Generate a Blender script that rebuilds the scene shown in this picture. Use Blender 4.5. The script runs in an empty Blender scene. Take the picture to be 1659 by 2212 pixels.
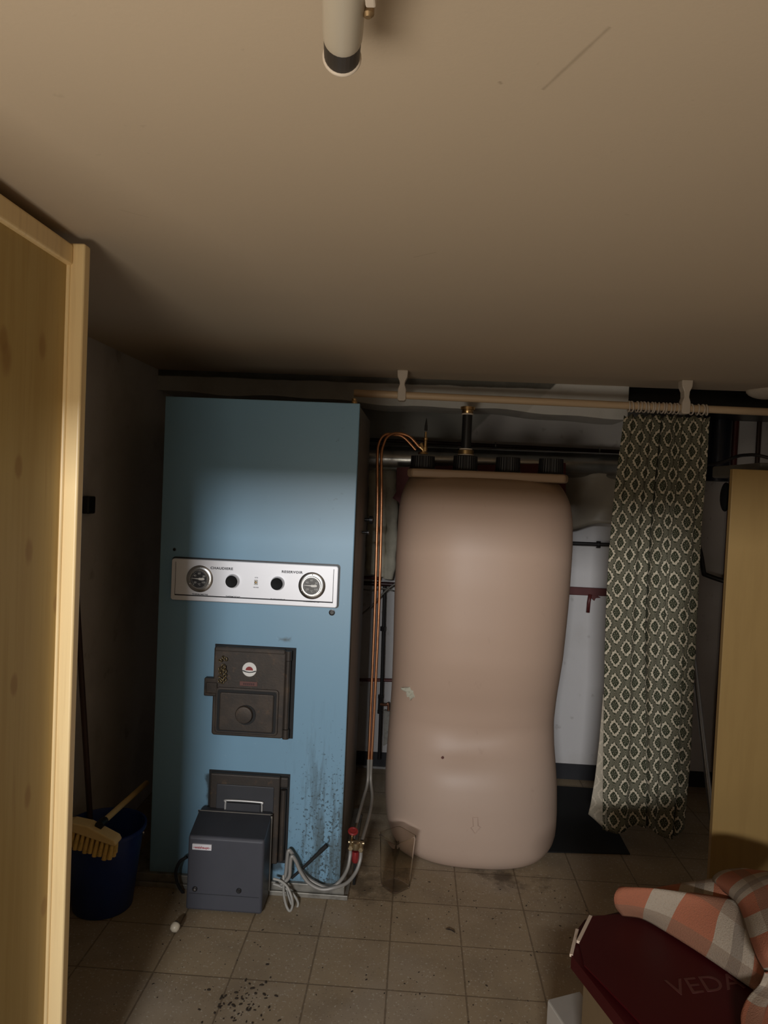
import bpy, bmesh, math, random
from mathutils import Vector, Matrix, Quaternion
random.seed(7)
S = bpy.context.scene
COL = S.collection

# ------------------------------------------------------------------ camera
F_PX = 1574.83
CAM = Vector((0.783, -2.2576, 1.5749))
_p, _r, _y = -0.0296629775, 0.0433494652, 0.0473393557
_f = Vector((-math.sin(_y) * math.cos(_p), math.cos(_y) * math.cos(_p), math.sin(_p)))
_rt = Vector((math.cos(_y), math.sin(_y), 0)); _up = _rt.cross(_f)
RIGHT = _rt * math.cos(_r) + _up * math.sin(_r)
UP = -_rt * math.sin(_r) + _up * math.cos(_r)
FWD = _f
cam_data = bpy.data.cameras.new('camera'); cam = bpy.data.objects.new('camera', cam_data); COL.objects.link(cam)
cam.matrix_world = Matrix(((RIGHT.x, UP.x, -FWD.x, CAM.x), (RIGHT.y, UP.y, -FWD.y, CAM.y), (RIGHT.z, UP.z, -FWD.z, CAM.z), (0, 0, 0, 1)))
cam_data.sensor_fit = 'VERTICAL'; cam_data.sensor_height = 24.0; cam_data.lens = F_PX / 2212 * 24.0
cam_data.clip_start = 0.02
S.camera = cam

# ------------------------------------------------------------------ light
S.view_settings.view_transform = 'Standard'; S.view_settings.look = 'None'
S.view_settings.gamma = 1.0; S.view_settings.exposure = 0.0
S.view_settings.use_curve_mapping = False
W = bpy.data.worlds.new('world'); S.world = W; W.use_nodes = True
bg = W.node_tree.nodes['Background']; bg.inputs[0].default_value = (0.75, 0.85, 1.0, 1); bg.inputs[1].default_value = 0.03

def area(name, loc, target, sx, sy, power, color, spread=180):
    d = bpy.data.lights.new(name, 'AREA'); d.shape = 'RECTANGLE'; d.size = sx; d.size_y = sy
    d.energy = power; d.color = color; d.spread = math.radians(spread)
    o = bpy.data.objects.new(name, d); COL.objects.link(o); o.location = loc
    o.rotation_euler = (Vector(target) - Vector(loc)).to_track_quat('-Z', 'Y').to_euler()
    return o
DOOR_X0, DOOR_X1, DOOR_Z = -0.35, 1.35, 2.0          # garage doorway in the wall behind the camera
# bright sky band seen under the lintel, and an added indoor fill lamp aimed at the ceiling, standing in for ground bounce
area('sky_band', (0.18, -6.0, 2.29), (0.5, 1.0, 2.0), 0.85, 0.16, 222, (0.97, 0.98, 1.0))
area('ceiling_fill', (0.08, -2.9, 0.75), (0.40, -1.70, 2.11), 0.85, 0.6, 12.5, (1.0, 0.91, 0.78), 122)

# ------------------------------------------------------------------ pixel -> world
def ray(u, v):
    return RIGHT * ((u - 829.5) / F_PX) - UP * ((v - 1106) / F_PX) + FWD
def at(u, v, Y):
    d = ray(u, v); return CAM + d * ((Y - CAM.y) / d.y)
def atz(u, v, z):
    d = ray(u, v); return CAM + d * ((z - CAM.z) / d.z)

# ------------------------------------------------------------------ shader helpers
class Nx:
    """a value in a node tree with arithmetic"""
    def __init__(s, t, sock): s.t = t; s.s = sock
    def _m(s, op, *a):
        n = s.t.nodes.new('ShaderNodeMath'); n.operation = op
        for i, x in enumerate((s,) + a):
            if isinstance(x, Nx): s.t.links.new(x.s, n.inputs[i])
            else: n.inputs[i].default_value = x
        return Nx(s.t, n.outputs[0])
    def __add__(s, o): return s._m('ADD', o)
    def __sub__(s, o): return s._m('SUBTRACT', o)
    def __mul__(s, o): return s._m('MULTIPLY', o)
    def __truediv__(s, o): return s._m('DIVIDE', o)
    def fr(s): return s._m('FRACT')
    def ab(s): return s._m('ABSOLUTE')
    def lt(s, o): return s._m('LESS_THAN', o)
    def gt(s, o): return s._m('GREATER_THAN', o)
    def mn(s, o): return s._m('MINIMUM', o)
    def mx(s, o): return s._m('MAXIMUM', o)
    def sq(s): return s._m('SQRT')
    def sin(s): return s._m('SINE')
    def fl(s): return s._m('FLOOR')
    def pw(s, o): return s._m('POWER', o)
    def clamp(s):
        r = s._m('ADD', 0.0); r.s.node.use_clamp = True; return r
    def step(s, a, b):
        n = s.t.nodes.new('ShaderNodeMapRange'); n.interpolation_type = 'SMOOTHSTEP'
        s.t.links.new(s.s, n.inputs['Value']); n.inputs['From Min'].default_value = a; n.inputs['From Max'].default_value = b
        return Nx(s.t, n.outputs[0])

class M:
    def __init__(s, name, color=(.5, .5, .5), rough=.6, metal=0.0, spec=0.5):
        s.m = bpy.data.materials.new(name); s.m.use_nodes = True; s.t = s.m.node_tree
        s.b = s.t.nodes['Principled BSDF']
        s.b.inputs['Base Color'].default_value = (*color, 1); s.b.inputs['Roughness'].default_value = rough
        s.b.inputs['Metallic'].default_value = metal; s.b.inputs['Specular IOR Level'].default_value = spec
        s.col = None; s.base = color
    def coord(s, kind='Object'):
        if kind == 'World':
            n = s.t.nodes.new('ShaderNodeNewGeometry'); o = n.outputs['Position']
        else:
            n = s.t.nodes.new('ShaderNodeTexCoord'); o = n.outputs[kind]
        return o
    def xyz(s, kind='World'):
        sp = s.t.nodes.new('ShaderNodeSeparateXYZ'); s.t.links.new(s.coord(kind), sp.inputs[0])
        return [Nx(s.t, sp.outputs[i]) for i in range(3)]
    def noise(s, scale, detail=3, rough=.55, kind='World', stretch=(1, 1, 1)):
        n = s.t.nodes.new('ShaderNodeTexNoise'); n.inputs['Scale'].default_value = scale
        n.inputs['Detail'].default_value = detail; n.inputs['Roughness'].default_value = rough
        mp = s.t.nodes.new('ShaderNodeMapping'); mp.inputs['Scale'].default_value = stretch
        s.t.links.new(s.coord(kind), mp.inputs[0]); s.t.links.new(mp.outputs[0], n.inputs['Vector'])
        return Nx(s.t, n.outputs[0])
    def voro(s, scale, kind='World', stretch=(1, 1, 1)):
        n = s.t.nodes.new('ShaderNodeTexVoronoi'); n.inputs['Scale'].default_value = scale
        mp = s.t.nodes.new('ShaderNodeMapping'); mp.inputs['Scale'].default_value = stretch
        s.t.links.new(s.coord(kind), mp.inputs[0]); s.t.links.new(mp.outputs[0], n.inputs['Vector'])
        return Nx(s.t, n.outputs['Distance'])
    def mix(s, fac, color):
        n = s.t.nodes.new('ShaderNodeMix'); n.data_type = 'RGBA'
        if isinstance(fac, Nx): s.t.links.new(fac.s, n.inputs[0])
        else: n.inputs[0].default_value = fac
        if s.col is None: n.inputs[6].default_value = (*s.base, 1)
        else: s.t.links.new(s.col, n.inputs[6])
        n.inputs[7].default_value = (*color, 1)
        s.col = n.outputs[2]; s.t.links.new(s.col, s.b.inputs['Base Color'])
        return s
    def bump(s, h, strength=.3, dist=.005):
        n = s.t.nodes.new('ShaderNodeBump'); n.inputs['Strength'].default_value = strength; n.inputs['Distance'].default_value = dist
        s.t.links.new(h.s, n.inputs['Height']); s.t.links.new(n.outputs[0], s.b.inputs['Normal'])
        return s
    def rough(s, v):
        s.t.links.new(v.s, s.b.inputs['Roughness']); return s

def plain(name, c, rough=.6, metal=0.0, var=.25, scale=14, dark=.45, spec=.5):
    m = M(name, c, rough, metal, spec)
    m.mix(m.noise(scale, 4).step(.42, .75) * var, tuple(x * dark for x in c))
    return m.m

# ------------------------------------------------------------------ materials
mm = M('ceiling_paint', (.57, .465, .345), .9, spec=.2)
mm.mix(mm.noise(1.3, 3).step(.45, .75) * .25, (.49, .40, .305)); mm.mix(mm.noise(40, 2).step(.73, .78) * .2, (.35, .28, .2))
_x, _yy, _z = mm.xyz()
def scratch(p, q, w, f):
    # dark scuff line between two points of the ceiling
    global mm
    L = math.hypot(q[0] - p[0], q[1] - p[1]); ux, uy = (q[0] - p[0]) / L, (q[1] - p[1]) / L
    al = (_x - p[0]) * ux + (_yy - p[1]) * uy; ac = ((_x - p[0]) * -uy + (_yy - p[1]) * ux).ab() + mm.noise(25, 2) * w * .8
    mm.mix(ac.step(w * 1.5, w * .3) * al.gt(0) * al.lt(L) * f, (.25, .19, .13))
for _a, _b, _w, _f2 in (((1318, 58), (1172, 194), .0042, .42), ((1078, 176), (1084, 182), .004, .5), ((893, 556), (942, 545), .002, .45), ((255, 452), (322, 470), .0015, .35)):
    _pa, _pb = atz(*_a, 2.11), atz(*_b, 2.11); scratch((_pa.x, _pa.y), (_pb.x, _pb.y), _w, _f2)
mm.bump(mm.noise(160, 2), .08, .002); CEIL = mm.m
mm = M('wall_paint', (.66, .63, .60), .85, spec=.2)
mm.mix(mm.noise(2.2, 4).step(.45, .7) * .5, (.37, .345, .32)); mm.mix(mm.noise(9, 5).step(.62, .75) * .4, (.25, .23, .2))
mm.bump(mm.noise(70, 3), .25, .004); WALL = mm.m
mm = M('back_wall_paint', (.60, .575, .56), .8, spec=.25)
_x, _yy, _z = mm.xyz()
# greyer area high on the wall with a slanting edge
_e = (_x - (_z * 0.9) + (mm.noise(9, 3) * .03)).step(-.66, -.64)
mm.mix((_e * -1 + 1) * _z.step(1.78, 1.80) * .8, (.30, .30, .27))
mm.mix(mm.noise(3, 4).step(.5, .75) * .35, (.45, .42, .38)); mm.mix(mm.noise(16, 5).step(.64, .74) * .4, (.28, .25, .22))
mm.bump(mm.noise(60, 3), .25, .004); BACKW = mm.m
mm = M('beam_plaster', (.64, .63, .60), .85, spec=.2)
_x, _yy, _z = mm.xyz()
_e = (_x - _z * 1.0 + mm.noise(12, 3) * .03).step(-.70, -.685)
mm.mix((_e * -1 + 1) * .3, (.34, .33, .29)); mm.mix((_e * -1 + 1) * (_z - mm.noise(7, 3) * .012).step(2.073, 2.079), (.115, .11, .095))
mm.mix(mm.noise(5, 4).step(.5, .75) * .35, (.34, .32, .28)); mm.bump(mm.noise(40, 3), .35, .005); BEAM = mm.m

mm = M('terrazzo_tile', (.33, .25, .155), .55, spec=.3)
_x, _yy, _z = mm.xyz()
_tile = (((_x / .25).fl() * 12.9898 + (_yy / .25).fl() * 78.233).sin() * 43758.5).fr()
mm.mix(_tile * .3, (.26, .20, .135))
mm.mix(mm.noise(5, 5).step(.42, .72) * .55, (.21, .16, .105))
mm.mix(mm.noise(2, 3).step(.5, .66) * .35, (.40, .34, .27))
mm.mix(mm.noise(95, 2).step(.62, .69) * .55, (.52, .47, .38))
mm.mix(mm.voro(58, stretch=(1, 1, .01)).lt(.16) * .45, (.56, .51, .42))
mm.mix(mm.noise(120, 2).step(.63, .70) * .55, (.14, .10, .065))
_w = mm.noise(30, 2) * .004
_jx = ((_x / .25 + .5).fr() - .5).ab() * .25; _jy = ((_yy / .25 + .5).fr() - .5).ab() * .25
mm.mix((_jx.mn(_jy) - _w).step(-.0005, .0022) * -1 * .6 + .6, (.085, .055, .03))
_st = (mm.noise(6, 6, .65) - (( _x - 1.22) * (_x - 1.22) * 3 + (_yy - .72) * (_yy - .72) * 9)).step(.38, .6)
mm.mix(_st * .8, (.06, .042, .026))
_st = (mm.noise(9, 6, .65) - ((_x - .68) * (_x - .68) * 6 + (_yy - .62) * (_yy - .62) * 6)).step(.34, .6)
mm.mix(_st * .7, (.07, .05, .03))
mm.bump(_jx.mn(_jy).step(0, .004) + mm.noise(60, 3) * .2, .3, .002); FLOOR = mm.m

mm = M('blue_enamel', (.185, .335, .455), .36, spec=.5)
_x, _yy, _z = mm.xyz()
mm.mix(mm.noise(3, 3).step(.4, .75) * .22, (.15, .265, .36))
mm.mix(mm.noise(55, 3).step(.68, .72) * .18, (.3, .46, .56))
_lr = _x.step(.24, .46) * (_z.step(.2, .85) * -1 + 1)
mm.mix((mm.noise(90, 3) + _lr * .16).step(.70, .74) * _lr.pw(.5) * .85, (.03, .045, .05))
mm.mix((mm.noise(34, 6, .65, stretch=(1, 1, .13)) + _lr * .14).step(.54, .72) * _lr * .8, (.07, .10, .11))
_tr = _x.step(.35, .5) * _z.step(1.3, 1.5)
mm.mix((mm.noise(26, 5, stretch=(1, 1, 1))).step(.66, .72) * _tr * .5, (.08, .14, .17))
_d1 = ((_x - .29).ab() - .02).mx((_z - .985).ab() - .004)
mm.mix((_d1 + mm.noise(30, 3) * .03).step(.022, .004) * .8, (.05, .06, .05))
_d2 = ((_x - .164).ab() - .154).mx((_z - .262).ab() - .172)
mm.mix((_d2 + mm.noise(22, 5) * .05).step(.036, .018) * .8, (.03, .032, .03))
mm.mix((_z + mm.noise(30, 5) * .06).step(.12, .05) * .55, (.08, .09, .085))
mm.bump(mm.noise(220, 2), .06, .001); BLUE = mm.m
CASING = plain('grey_sheet_steel', (.15, .145, .135), .5, .2, .4)
TRAY = plain('zinc_tray', (.30, .28, .24), .5, .55, .6, 22, .3)
mm = M('aluminium_panel', (.78, .78, .81), .42, .25, .5)
mm.mix(mm.noise(20, 4).step(.6, .8) * .2, (.5, .5, .52)); ALU = mm.m
CHROME = plain('chrome', (.55, .55, .55), .26, 1.0, .1)
BLACK = plain('black_plastic', (.016, .016, .017), .35, 0, .2)
KNOBF = plain('knob_black', (.006, .006, .006), .6, 0, 0, spec=.15)
BLACKR = plain('black_rubber', (.012, .012, .012), .8, 0, .2)
INK = plain('black_ink', (.03, .03, .035), .7, 0, 0)
mm = M('cast_iron', (.045, .037, .031), .55, .35, .4)
mm.mix(mm.noise(6, 4).step(.42, .66) * .7, (.085, .062, .045)); mm.mix(mm.noise(30, 5).step(.58, .72) * .5, (.12, .075, .045))
mm.bump(mm.noise(120, 3), .2, .002); IRON = mm.m
DIALF = plain('dial_black', (.035, .035, .037), .3, 0, .1)
WHITE = plain('white_enamel', (.75, .73, .68), .4, 0, .15)
PALE = plain('pale_print', (.55, .55, .52), .6, 0, 0)
RED = plain('red_paint', (.26, .022, .02), .45, 0, .2)
REDINK = plain('red_ink', (.40, .04, .05), .6, 0, 0)
BRASS = plain('brass', (.62, .42, .2), .3, 1.0, .35, 40)
COPPER = plain('copper', (.66, .33, .17), .36, 1.0, .4, 30)
GREYPIPE = plain('grey_painted_pipe', (.24, .22, .19), .5, .3, .3)
DARKPIPE = plain('dark_painted_pipe', (.02, .017, .017), .45, .1, .3)
REDPIPE = plain('maroon_painted_pipe', (.10, .018, .016), .45, .05, .3)
mm = M('galvanised_duct', (.46, .46, .44), .26, .9, .5)
mm.mix(mm.noise(12, 4).step(.45, .7) * .5, (.22, .22, .2)); DUCT = mm.m
BURNER = plain('burner_grey', (.058, .06, .073), .42, 0, .15, 20, .7)
BURNTOP = plain('burner_dark', (.03, .031, .036), .5, 0, .2)
mm = M('aged_nylon', (.50, .352, .262), .47, spec=.35)
_x, _yy, _z = mm.xyz()
mm.mix(mm.noise(2.3, 3).step(.4, .7) * .3, (.47, .315, .235))
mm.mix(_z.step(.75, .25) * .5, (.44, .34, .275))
mm.mix(_z.step(1.50, 1.66) * .75, (.33, .22, .125))  # upper shoulder and rim darkened by height, shade put into the colour
mm.mix(mm.noise(24, 5, stretch=(1, 1, .4)).step(.66, .74) * .22, (.33, .22, .16))
mm.b.inputs['Subsurface Weight'].default_value = .0
mm.bump(mm.noise(30, 2), .06, .003); NYLON = mm.m
mm = M('pine', (.52, .375, .14), .42, spec=.4)
g = mm.noise(9, 4, kind='World', stretch=(4.5, 4.5, .22))
mm.mix(g.step(.4, .68) * .5, (.43, .285, .088))
_x, _yy, _z = mm.xyz(); _wb = mm.noise(14, 3) * .012
def on_panel(u, v): d = ray(u, v); return CAM + d * ((-.009 - CAM.x) / d.x)
for _u, _v, _r in ((92, 748, .013), (14, 775, .017), (8, 735, .012), (62, 1190, .013), (122, 1305, .010), (40, 1010, .010), (60, 1720, .012), (30, 1480, .010), (95, 1960, .009)):
    _p = on_panel(_u, _v)
    _d = ((_yy - _p.y) * (_yy - _p.y) + (_z - _p.z) * (_z - _p.z) * .30).sq() - _wb
    mm.mix(_d.step(_r * 1.1, _r * .1) * .6, (.30, .155, .04))
mm.mix(mm.noise(30, 3, stretch=(3, 3, .12)).step(.6, .75) * .25, (.32, .18, .05)); PINE = mm.m
mm = M('pine_stile', (.92, .70, .37), .35, spec=.4)
mm.mix(mm.noise(26, 4, stretch=(4, 4, .12)).step(.45, .7) * .3, (.66, .44, .19)); PINE2 = mm.m
mm = M('beech_veneer', (.215, .135, .045), .55, spec=.25)
mm.mix(mm.noise(16, 4, stretch=(3, 3, .25)).step(.42, .7) * .35, (.18, .108, .034)); BEECH = mm.m
mm = M('rod_wood', (.62, .45, .28), .5)
mm.mix(mm.noise(20, 4, stretch=(.2, 4, 4)).step(.45, .7) * .35, (.45, .31, .18)); RODW = mm.m
IVORY = plain('ivory_plastic', (.66, .57, .47), .45, 0, .15)
BUCKET = plain('blue_plastic', (.012, .035, .17), .4, 0, .2)
YBRIS = plain('yellow_bristle', (.72, .47, .13), .8, 0, .5, 60)
YWOOD = plain('yellow_broom_block', (.80, .57, .24), .6, 0, .2)
DSTICK = plain('dark_stick', (.05, .022, .014), .5, 0, .3)
BBRIS = plain('brown_bristle', (.09, .06, .03), .9, 0, .5, 60)
MATM = plain('black_mat', (.009, .009, .009), .9, 0, .2)
STEEL = plain('dull_steel_tube', (.36, .35, .34), .4, .7, .3)
MAROON = plain('maroon_sheet', (.13, .02, .022), .6, 0, .3)
FOAM = plain('yellowed_insulation', (.66, .61, .48), .9, 0, .5, 18, .6)
FILM = plain('beige_plastic_film', (.30, .26, .2), .5, 0, .4, 9, .6)
NAVY = plain('navy_flue', (.012, .016, .03), .3, .1, .2)
HOSE = None
mm = M('braided_hose', (.34, .325, .30), .5, .3)
_u = mm.xyz('UV'); _b = ((_u[0] * 8 + _u[1] * 260).fr() - .5).ab() + ((_u[0] * 8 - _u[1] * 260).fr() - .5).ab()
mm.mix(_b.step(.55, .8) * .6, (.16, .15, .13)); HOSE = mm.m
CABLE = plain('white_cable_sheath', (.36, .345, .31), .5, 0, .2)
REDCARD = M('red_carton_print', (.04, .0022, .003), .5, spec=.22)
REDCARD.mix(REDCARD.noise(4, 3).step(.45, .7) * .4, (.033, .002, .0025)); REDCARD = REDCARD.m
GOLD = plain('faded_gold_print', (.068, .015, .011), .6, 0, .1)
CARD = plain('card_edge', (.50, .39, .30), .8, 0, .2)
BROWNCARD = plain('brown_cardboard', (.24, .16, .075), .85, 0, .2)
WHITECARD = plain('white_cardboard', (.40, .36, .31), .75, 0, .15, 6, .85)
PUTTY = plain('grey_green_putty', (.42, .40, .31), .8, 0, .4, 60)
PEB = plain('pale_ceramic', (.7, .62, .48), .35, 0, .2)
DEBRIS = plain('dark_debris', (.035, .024, .015), .9, 0, .3)

mm = M('clear_plastic', (.97, .95, .91), .03)
mm.b.inputs['Transmission Weight'].default_value = 1.0; mm.b.inputs['IOR'].default_value = 1.12; CLEAR = mm.m
mm = M('opal_diffuser', (.56, .50, .40), .35, spec=.5); mm.mix(mm.noise(3, 2).step(.4, .7) * .3, (.46, .39, .3)); OPAL = mm.m

def damask(name, cream, dark, fade=0.0):
    m = M(name, dark, .85, spec=.15)
    u, v, _ = m.xyz('UV')
    c = .100
    wob = m.noise(60, 2, kind='UV') * .06 - .03
    def cell(ox):
        x = ((u / c + ox).fr() - .5) + wob * .6; y = ((v / (c * 1.03) + ox).fr() - .5) + wob * .6
        ax, ay = x.ab(), y.ab()
        d = (ax * 1.28 + ay * .9) * .55 + (ax * ax * 1.5 + ay * ay * .95).sq() * .45
        return x, y, d
    x1, y1, d1 = cell(0.0); x2, y2, d2 = cell(0.5)
    s = d1.lt(d2)
    x = x1 * s + x2 * (s * -1 + 1); y = y1 * s + y2 * (s * -1 + 1)
    d = d1.mn(d2)
    ang = y._m('ARCTAN2', x)
    scal = (ang * 13.0).sin() * .022 + (ang * 4.0).sin() * .012
    ring = (d + scal * .5).gt(.235) * (d - scal * 1.2).lt(.348)
    pet = (ang * 6.0).sin()
    flower = (pet.gt(.80) * d.lt(.165) * d.gt(.06)).mx(d.lt(.02))
    # scattered leaf veins between the frames
    leaf = d.gt(.395) * (x.ab() * 150.0 + d * 60.0).sin().gt(.70)
    f = ring.mx(flower * .5).mx(leaf * .8)
    m.mix(f, cream)
    if fade: m.mix(fade, cream)
    return m.m
DAMASK = damask('green_damask', (.56, .49, .37), (.045, .050, .030))
DAMBACK = damask('green_damask_reverse', (.52, .46, .36), (.25, .23, .18), .55)

mm = M('pink_plaid', (.275, .225, .17), .95, spec=.1)
u, v, _ = mm.xyz('UV')
a = (u / .30).fr()
mm.mix(a.lt(.25).mx(a.gt(.48) * a.lt(.75)) * .95, (.255, .085, .045))
mm.mix(a.gt(.86) * a.lt(.93) * .65, (.125, .10, .08))
b = (v / .105).fr()
mm.mix(b.lt(.36) * .5, (.14, .09, .06))
mm.mix(mm.noise(220, 2, kind='UV').step(.45, .75) * .22, (.13, .075, .045))
mm.bump(mm.noise(350, 2, kind='UV'), .5, .003); PLAID = mm.m

# ------------------------------------------------------------------ mesh helpers
def bm_new(): return bmesh.new()
def box(bm, lo, hi, rot=None, piv=None):
    v = [bm.verts.new((x, y, z)) for x in (lo[0], hi[0]) for y in (lo[1], hi[1]) for z in (lo[2], hi[2])]
    for q in ((0, 1, 3, 2), (4, 6, 7, 5), (0, 4, 5, 1), (2, 3, 7, 6), (0, 2, 6, 4), (1, 5, 7, 3)):
        bm.faces.new([v[i] for i in q])
    if rot is not None:
        p = Vector(piv) if piv else (Vector(lo) + Vector(hi)) / 2
        for a in v: a.co = p + rot @ (a.co - p)
    return v
def frame(d):
    d = d.normalized(); a = Vector((0, 0, 1)) if abs(d.z) < .9 else Vector((1, 0, 0))
    x = d.cross(a).normalized(); return x, d.cross(x).normalized()
def tube(bm, pts, r, n=12, cap=True):
    pts = [Vector(p) for p in pts]; rs = r if isinstance(r, (list, tuple)) else [r] * len(pts)
    uvl = bm.loops.layers.uv.verify()
    T = []
    for i in range(len(pts)):
        a = pts[max(i - 1, 0)]; b = pts[min(i + 1, len(pts) - 1)]; T.append((b - a).normalized())
    x, y = frame(T[0]); rings = []; L = 0; Ls = []
    for i, p in enumerate(pts):
        if i:
            q = T[i - 1].rotation_difference(T[i]); x = q @ x; y = q @ y; L += (p - pts[i - 1]).length
        Ls.append(L)
        rings.append([bm.verts.new(p + (x * math.cos(t) + y * math.sin(t)) * rs[i]) for t in [2 * math.pi * k / n for k in range(n)]])
    for i in range(len(rings) - 1):
        for k in range(n):
            f = bm.faces.new((rings[i][k], rings[i][(k + 1) % n], rings[i + 1][(k + 1) % n], rings[i + 1][k])); f.smooth = True
            uv = ((k / n, Ls[i]), ((k + 1) / n, Ls[i]), ((k + 1) / n, Ls[i + 1]), (k / n, Ls[i + 1]))
            for l, c in zip(f.loops, uv): l[uvl].uv = c
    if cap: bm.faces.new(rings[0][::-1]); bm.faces.new(rings[-1])
def smooth(pts, n=8):
    P = [Vector(p) for p in pts]; P = [P[0] * 2 - P[1]] + P + [P[-1] * 2 - P[-2]]; out = []
    for i in range(1, len(P) - 2):
        for k in range(n):
            t = k / n; a, b, c, d = P[i - 1], P[i], P[i + 1], P[i + 2]
            out.append(.5 * ((2 * b) + (c - a) * t + (2 * a - 5 * b + 4 * c - d) * t * t + (3 * b - a - 3 * c + d) * t ** 3))
    out.append(P[-2]); return out
def lathe(bm, prof, c, axis=(0, 0, 1), n=28):
    """prof: (radius, height along the axis)"""
    c = Vector(c); ax = Vector(axis).normalized(); x, y = frame(ax); rings = []
    for r, h in prof:
        rings.append([bm.verts.new(c + ax * h + (x * math.cos(t) + y * math.sin(t)) * max(r, 1e-5)) for t in [2 * math.pi * k / n for k in range(n)]])
    for i in range(len(rings) - 1):
        for k in range(n):
            f = bm.faces.new((rings[i][k], rings[i][(k + 1) % n], rings[i + 1][(k + 1) % n], rings[i + 1][k]))
    bm.faces.new(rings[0][::-1]); bm.faces.new(rings[-1])
def torus(bm, c, R, r, axis, n=28, m=8):
    c = Vector(c); ax = Vector(axis).normalized(); x, y = frame(ax); rings = []
    for i in range(n):
        t = 2 * math.pi * i / n; d = x * math.cos(t) + y * math.sin(t)
        rings.append([bm.verts.new(c + d * (R + r * math.cos(s)) + ax * (r * math.sin(s))) for s in [2 * math.pi * k / m for k in range(m)]])
    for i in range(n):
        for k in range(m):
            f = bm.faces.new((rings[i][k], rings[(i + 1) % n][k], rings[(i + 1) % n][(k + 1) % m], rings[i][(k + 1) % m])); f.smooth = True
def prism(bm, poly, off):
    """closed polygon of 3D points extruded by the vector off"""
    off = Vector(off); a = [bm.verts.new(Vector(p)) for p in poly]; b = [bm.verts.new(Vector(p) + off) for p in poly]
    n = len(a); bm.faces.new(a); bm.faces.new(b[::-1])
    for i in range(n): bm.faces.new((a[i], b[i], b[(i + 1) % n], a[(i + 1) % n]))
def rrect(x0, z0, x1, z1, r, y, n=5):
    pts = []
    for cx, cz, a in ((x1 - r, z1 - r, 0), (x0 + r, z1 - r, 90), (x0 + r, z0 + r, 180), (x1 - r, z0 + r, 270)):
        for k in range(n + 1):
            t = math.radians(a + 90 * k / n); pts.append(Vector((cx + r * math.cos(t), y, cz + r * math.sin(t))))
    return pts

def obj(name, bm, mat, parent=None, bevel=0, shade=None, solid=0, sub=0, seg=2, label=None, kind=None, group=None, norm=True):
    if norm: bmesh.ops.recalc_face_normals(bm, faces=bm.faces[:])
    if shade is not None:
        for f in bm.faces: f.smooth = True
    me = bpy.data.meshes.new(name); bm.to_mesh(me); bm.free(); me.materials.append(mat)
    o = bpy.data.objects.new(name, me); COL.objects.link(o)
    if shade is not None and shade > 0: me.set_sharp_from_angle(angle=math.radians(shade))
    if solid: s = o.modifiers.new('solid', 'SOLIDIFY'); s.thickness = solid; s.offset = 0
    if sub: s = o.modifiers.new('sub', 'SUBSURF'); s.levels = sub; s.render_levels = sub
    if bevel:
        b = o.modifiers.new('bevel', 'BEVEL'); b.width = bevel; b.segments = seg; b.limit_method = 'ANGLE'
    if parent is not None:
        o.parent = parent; bpy.context.view_layer.update(); o.matrix_parent_inverse = parent.matrix_world.inverted()
    if label: o['label'] = label
    if kind: o['kind'] = kind
    return o
def tag(o, label, cat, group=None):
    o['label'] = label; o['category'] = cat
    if group: o['group'] = group
    return o
def thing(name, label, cat, loc, group=None):
    o = bpy.data.objects.new(name, None); COL.objects.link(o); o.location = loc; o.empty_display_size = .05
    bpy.context.view_layer.update(); return tag(o, label, cat, group)
def text(name, body, size, mat, origin, xdir, ydir, parent, extr=.0006, space=1.0, align='CENTER', wide=1.0, bold=0.0):
    cu = bpy.data.curves.new(name, 'FONT'); cu.body = body; cu.size = size; cu.extrude = extr; cu.align_x = align; cu.align_y = 'CENTER'
    cu.space_character = space; cu.offset = bold
    t = bpy.data.objects.new('tmp', cu); COL.objects.link(t); bpy.context.view_layer.update()
    me = bpy.data.meshes.new_from_object(t.evaluated_get(bpy.context.evaluated_depsgraph_get()))
    bpy.data.objects.remove(t); bpy.data.curves.remove(cu)
    x = Vector(xdir).normalized(); y = Vector(ydir).normalized(); z = x.cross(y)
    me.transform(Matrix(((x.x * wide, y.x, z.x, origin[0]), (x.y * wide, y.y, z.y, origin[1]), (x.z * wide, y.z, z.z, origin[2]), (0, 0, 0, 1))))
    me.materials.clear(); me.materials.append(mat); me.name = name
    o = bpy.data.objects.new(name, me); COL.objects.link(o)
    if parent is not None:
        o.parent = parent; o.matrix_parent_inverse = parent.matrix_world.inverted()
    return o
def struct(name, bm, mat, **k): return obj(name, bm, mat, kind='structure', **k)

# ================================================================== ROOM
XL, XR, YN, YB, ZC = -0.50, 2.75, -3.50, 1.85, 2.11
b = bm_new(); box(b, (XL - .1, YN - 1.6, -.1), (XR + .1, YB + .1, 0)); struct('floor', b, FLOOR)
b = bm_new(); box(b, (XL - .1, YN - .1, ZC), (XR + .1, 1.24, ZC + .63)); struct('ceiling', b, CEIL)
b = bm_new(); box(b, (XL - .1, 1.24, 2.62), (XR + .1, YB + .1, 2.74)); struct('ceiling_recess', b, WALL)
b = bm_new(); box(b, (XL - .1, YN - .1, 0), (XL, YB, 2.62)); struct('wall_left', b, WALL)
b = bm_new(); box(b, (XR, YN - .1, 0), (XR + .1, YB, 2.62)); struct('wall_right', b, WALL)
b = bm_new(); box(b, (XL - .1, YB, 0), (XR + .1, YB + .1, 2.62)); struct('wall_back', b, BACKW)
b = bm_new()
box(b, (XL - .1, YN - .1, 0), (DOOR_X0, YN, ZC)); box(b, (DOOR_X1, YN - .1, 0), (XR + .1, YN, ZC)); box(b, (DOOR_X0, YN - .1, DOOR_Z), (DOOR_X1, YN, ZC))
struct('wall_front', b, WALL)
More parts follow.
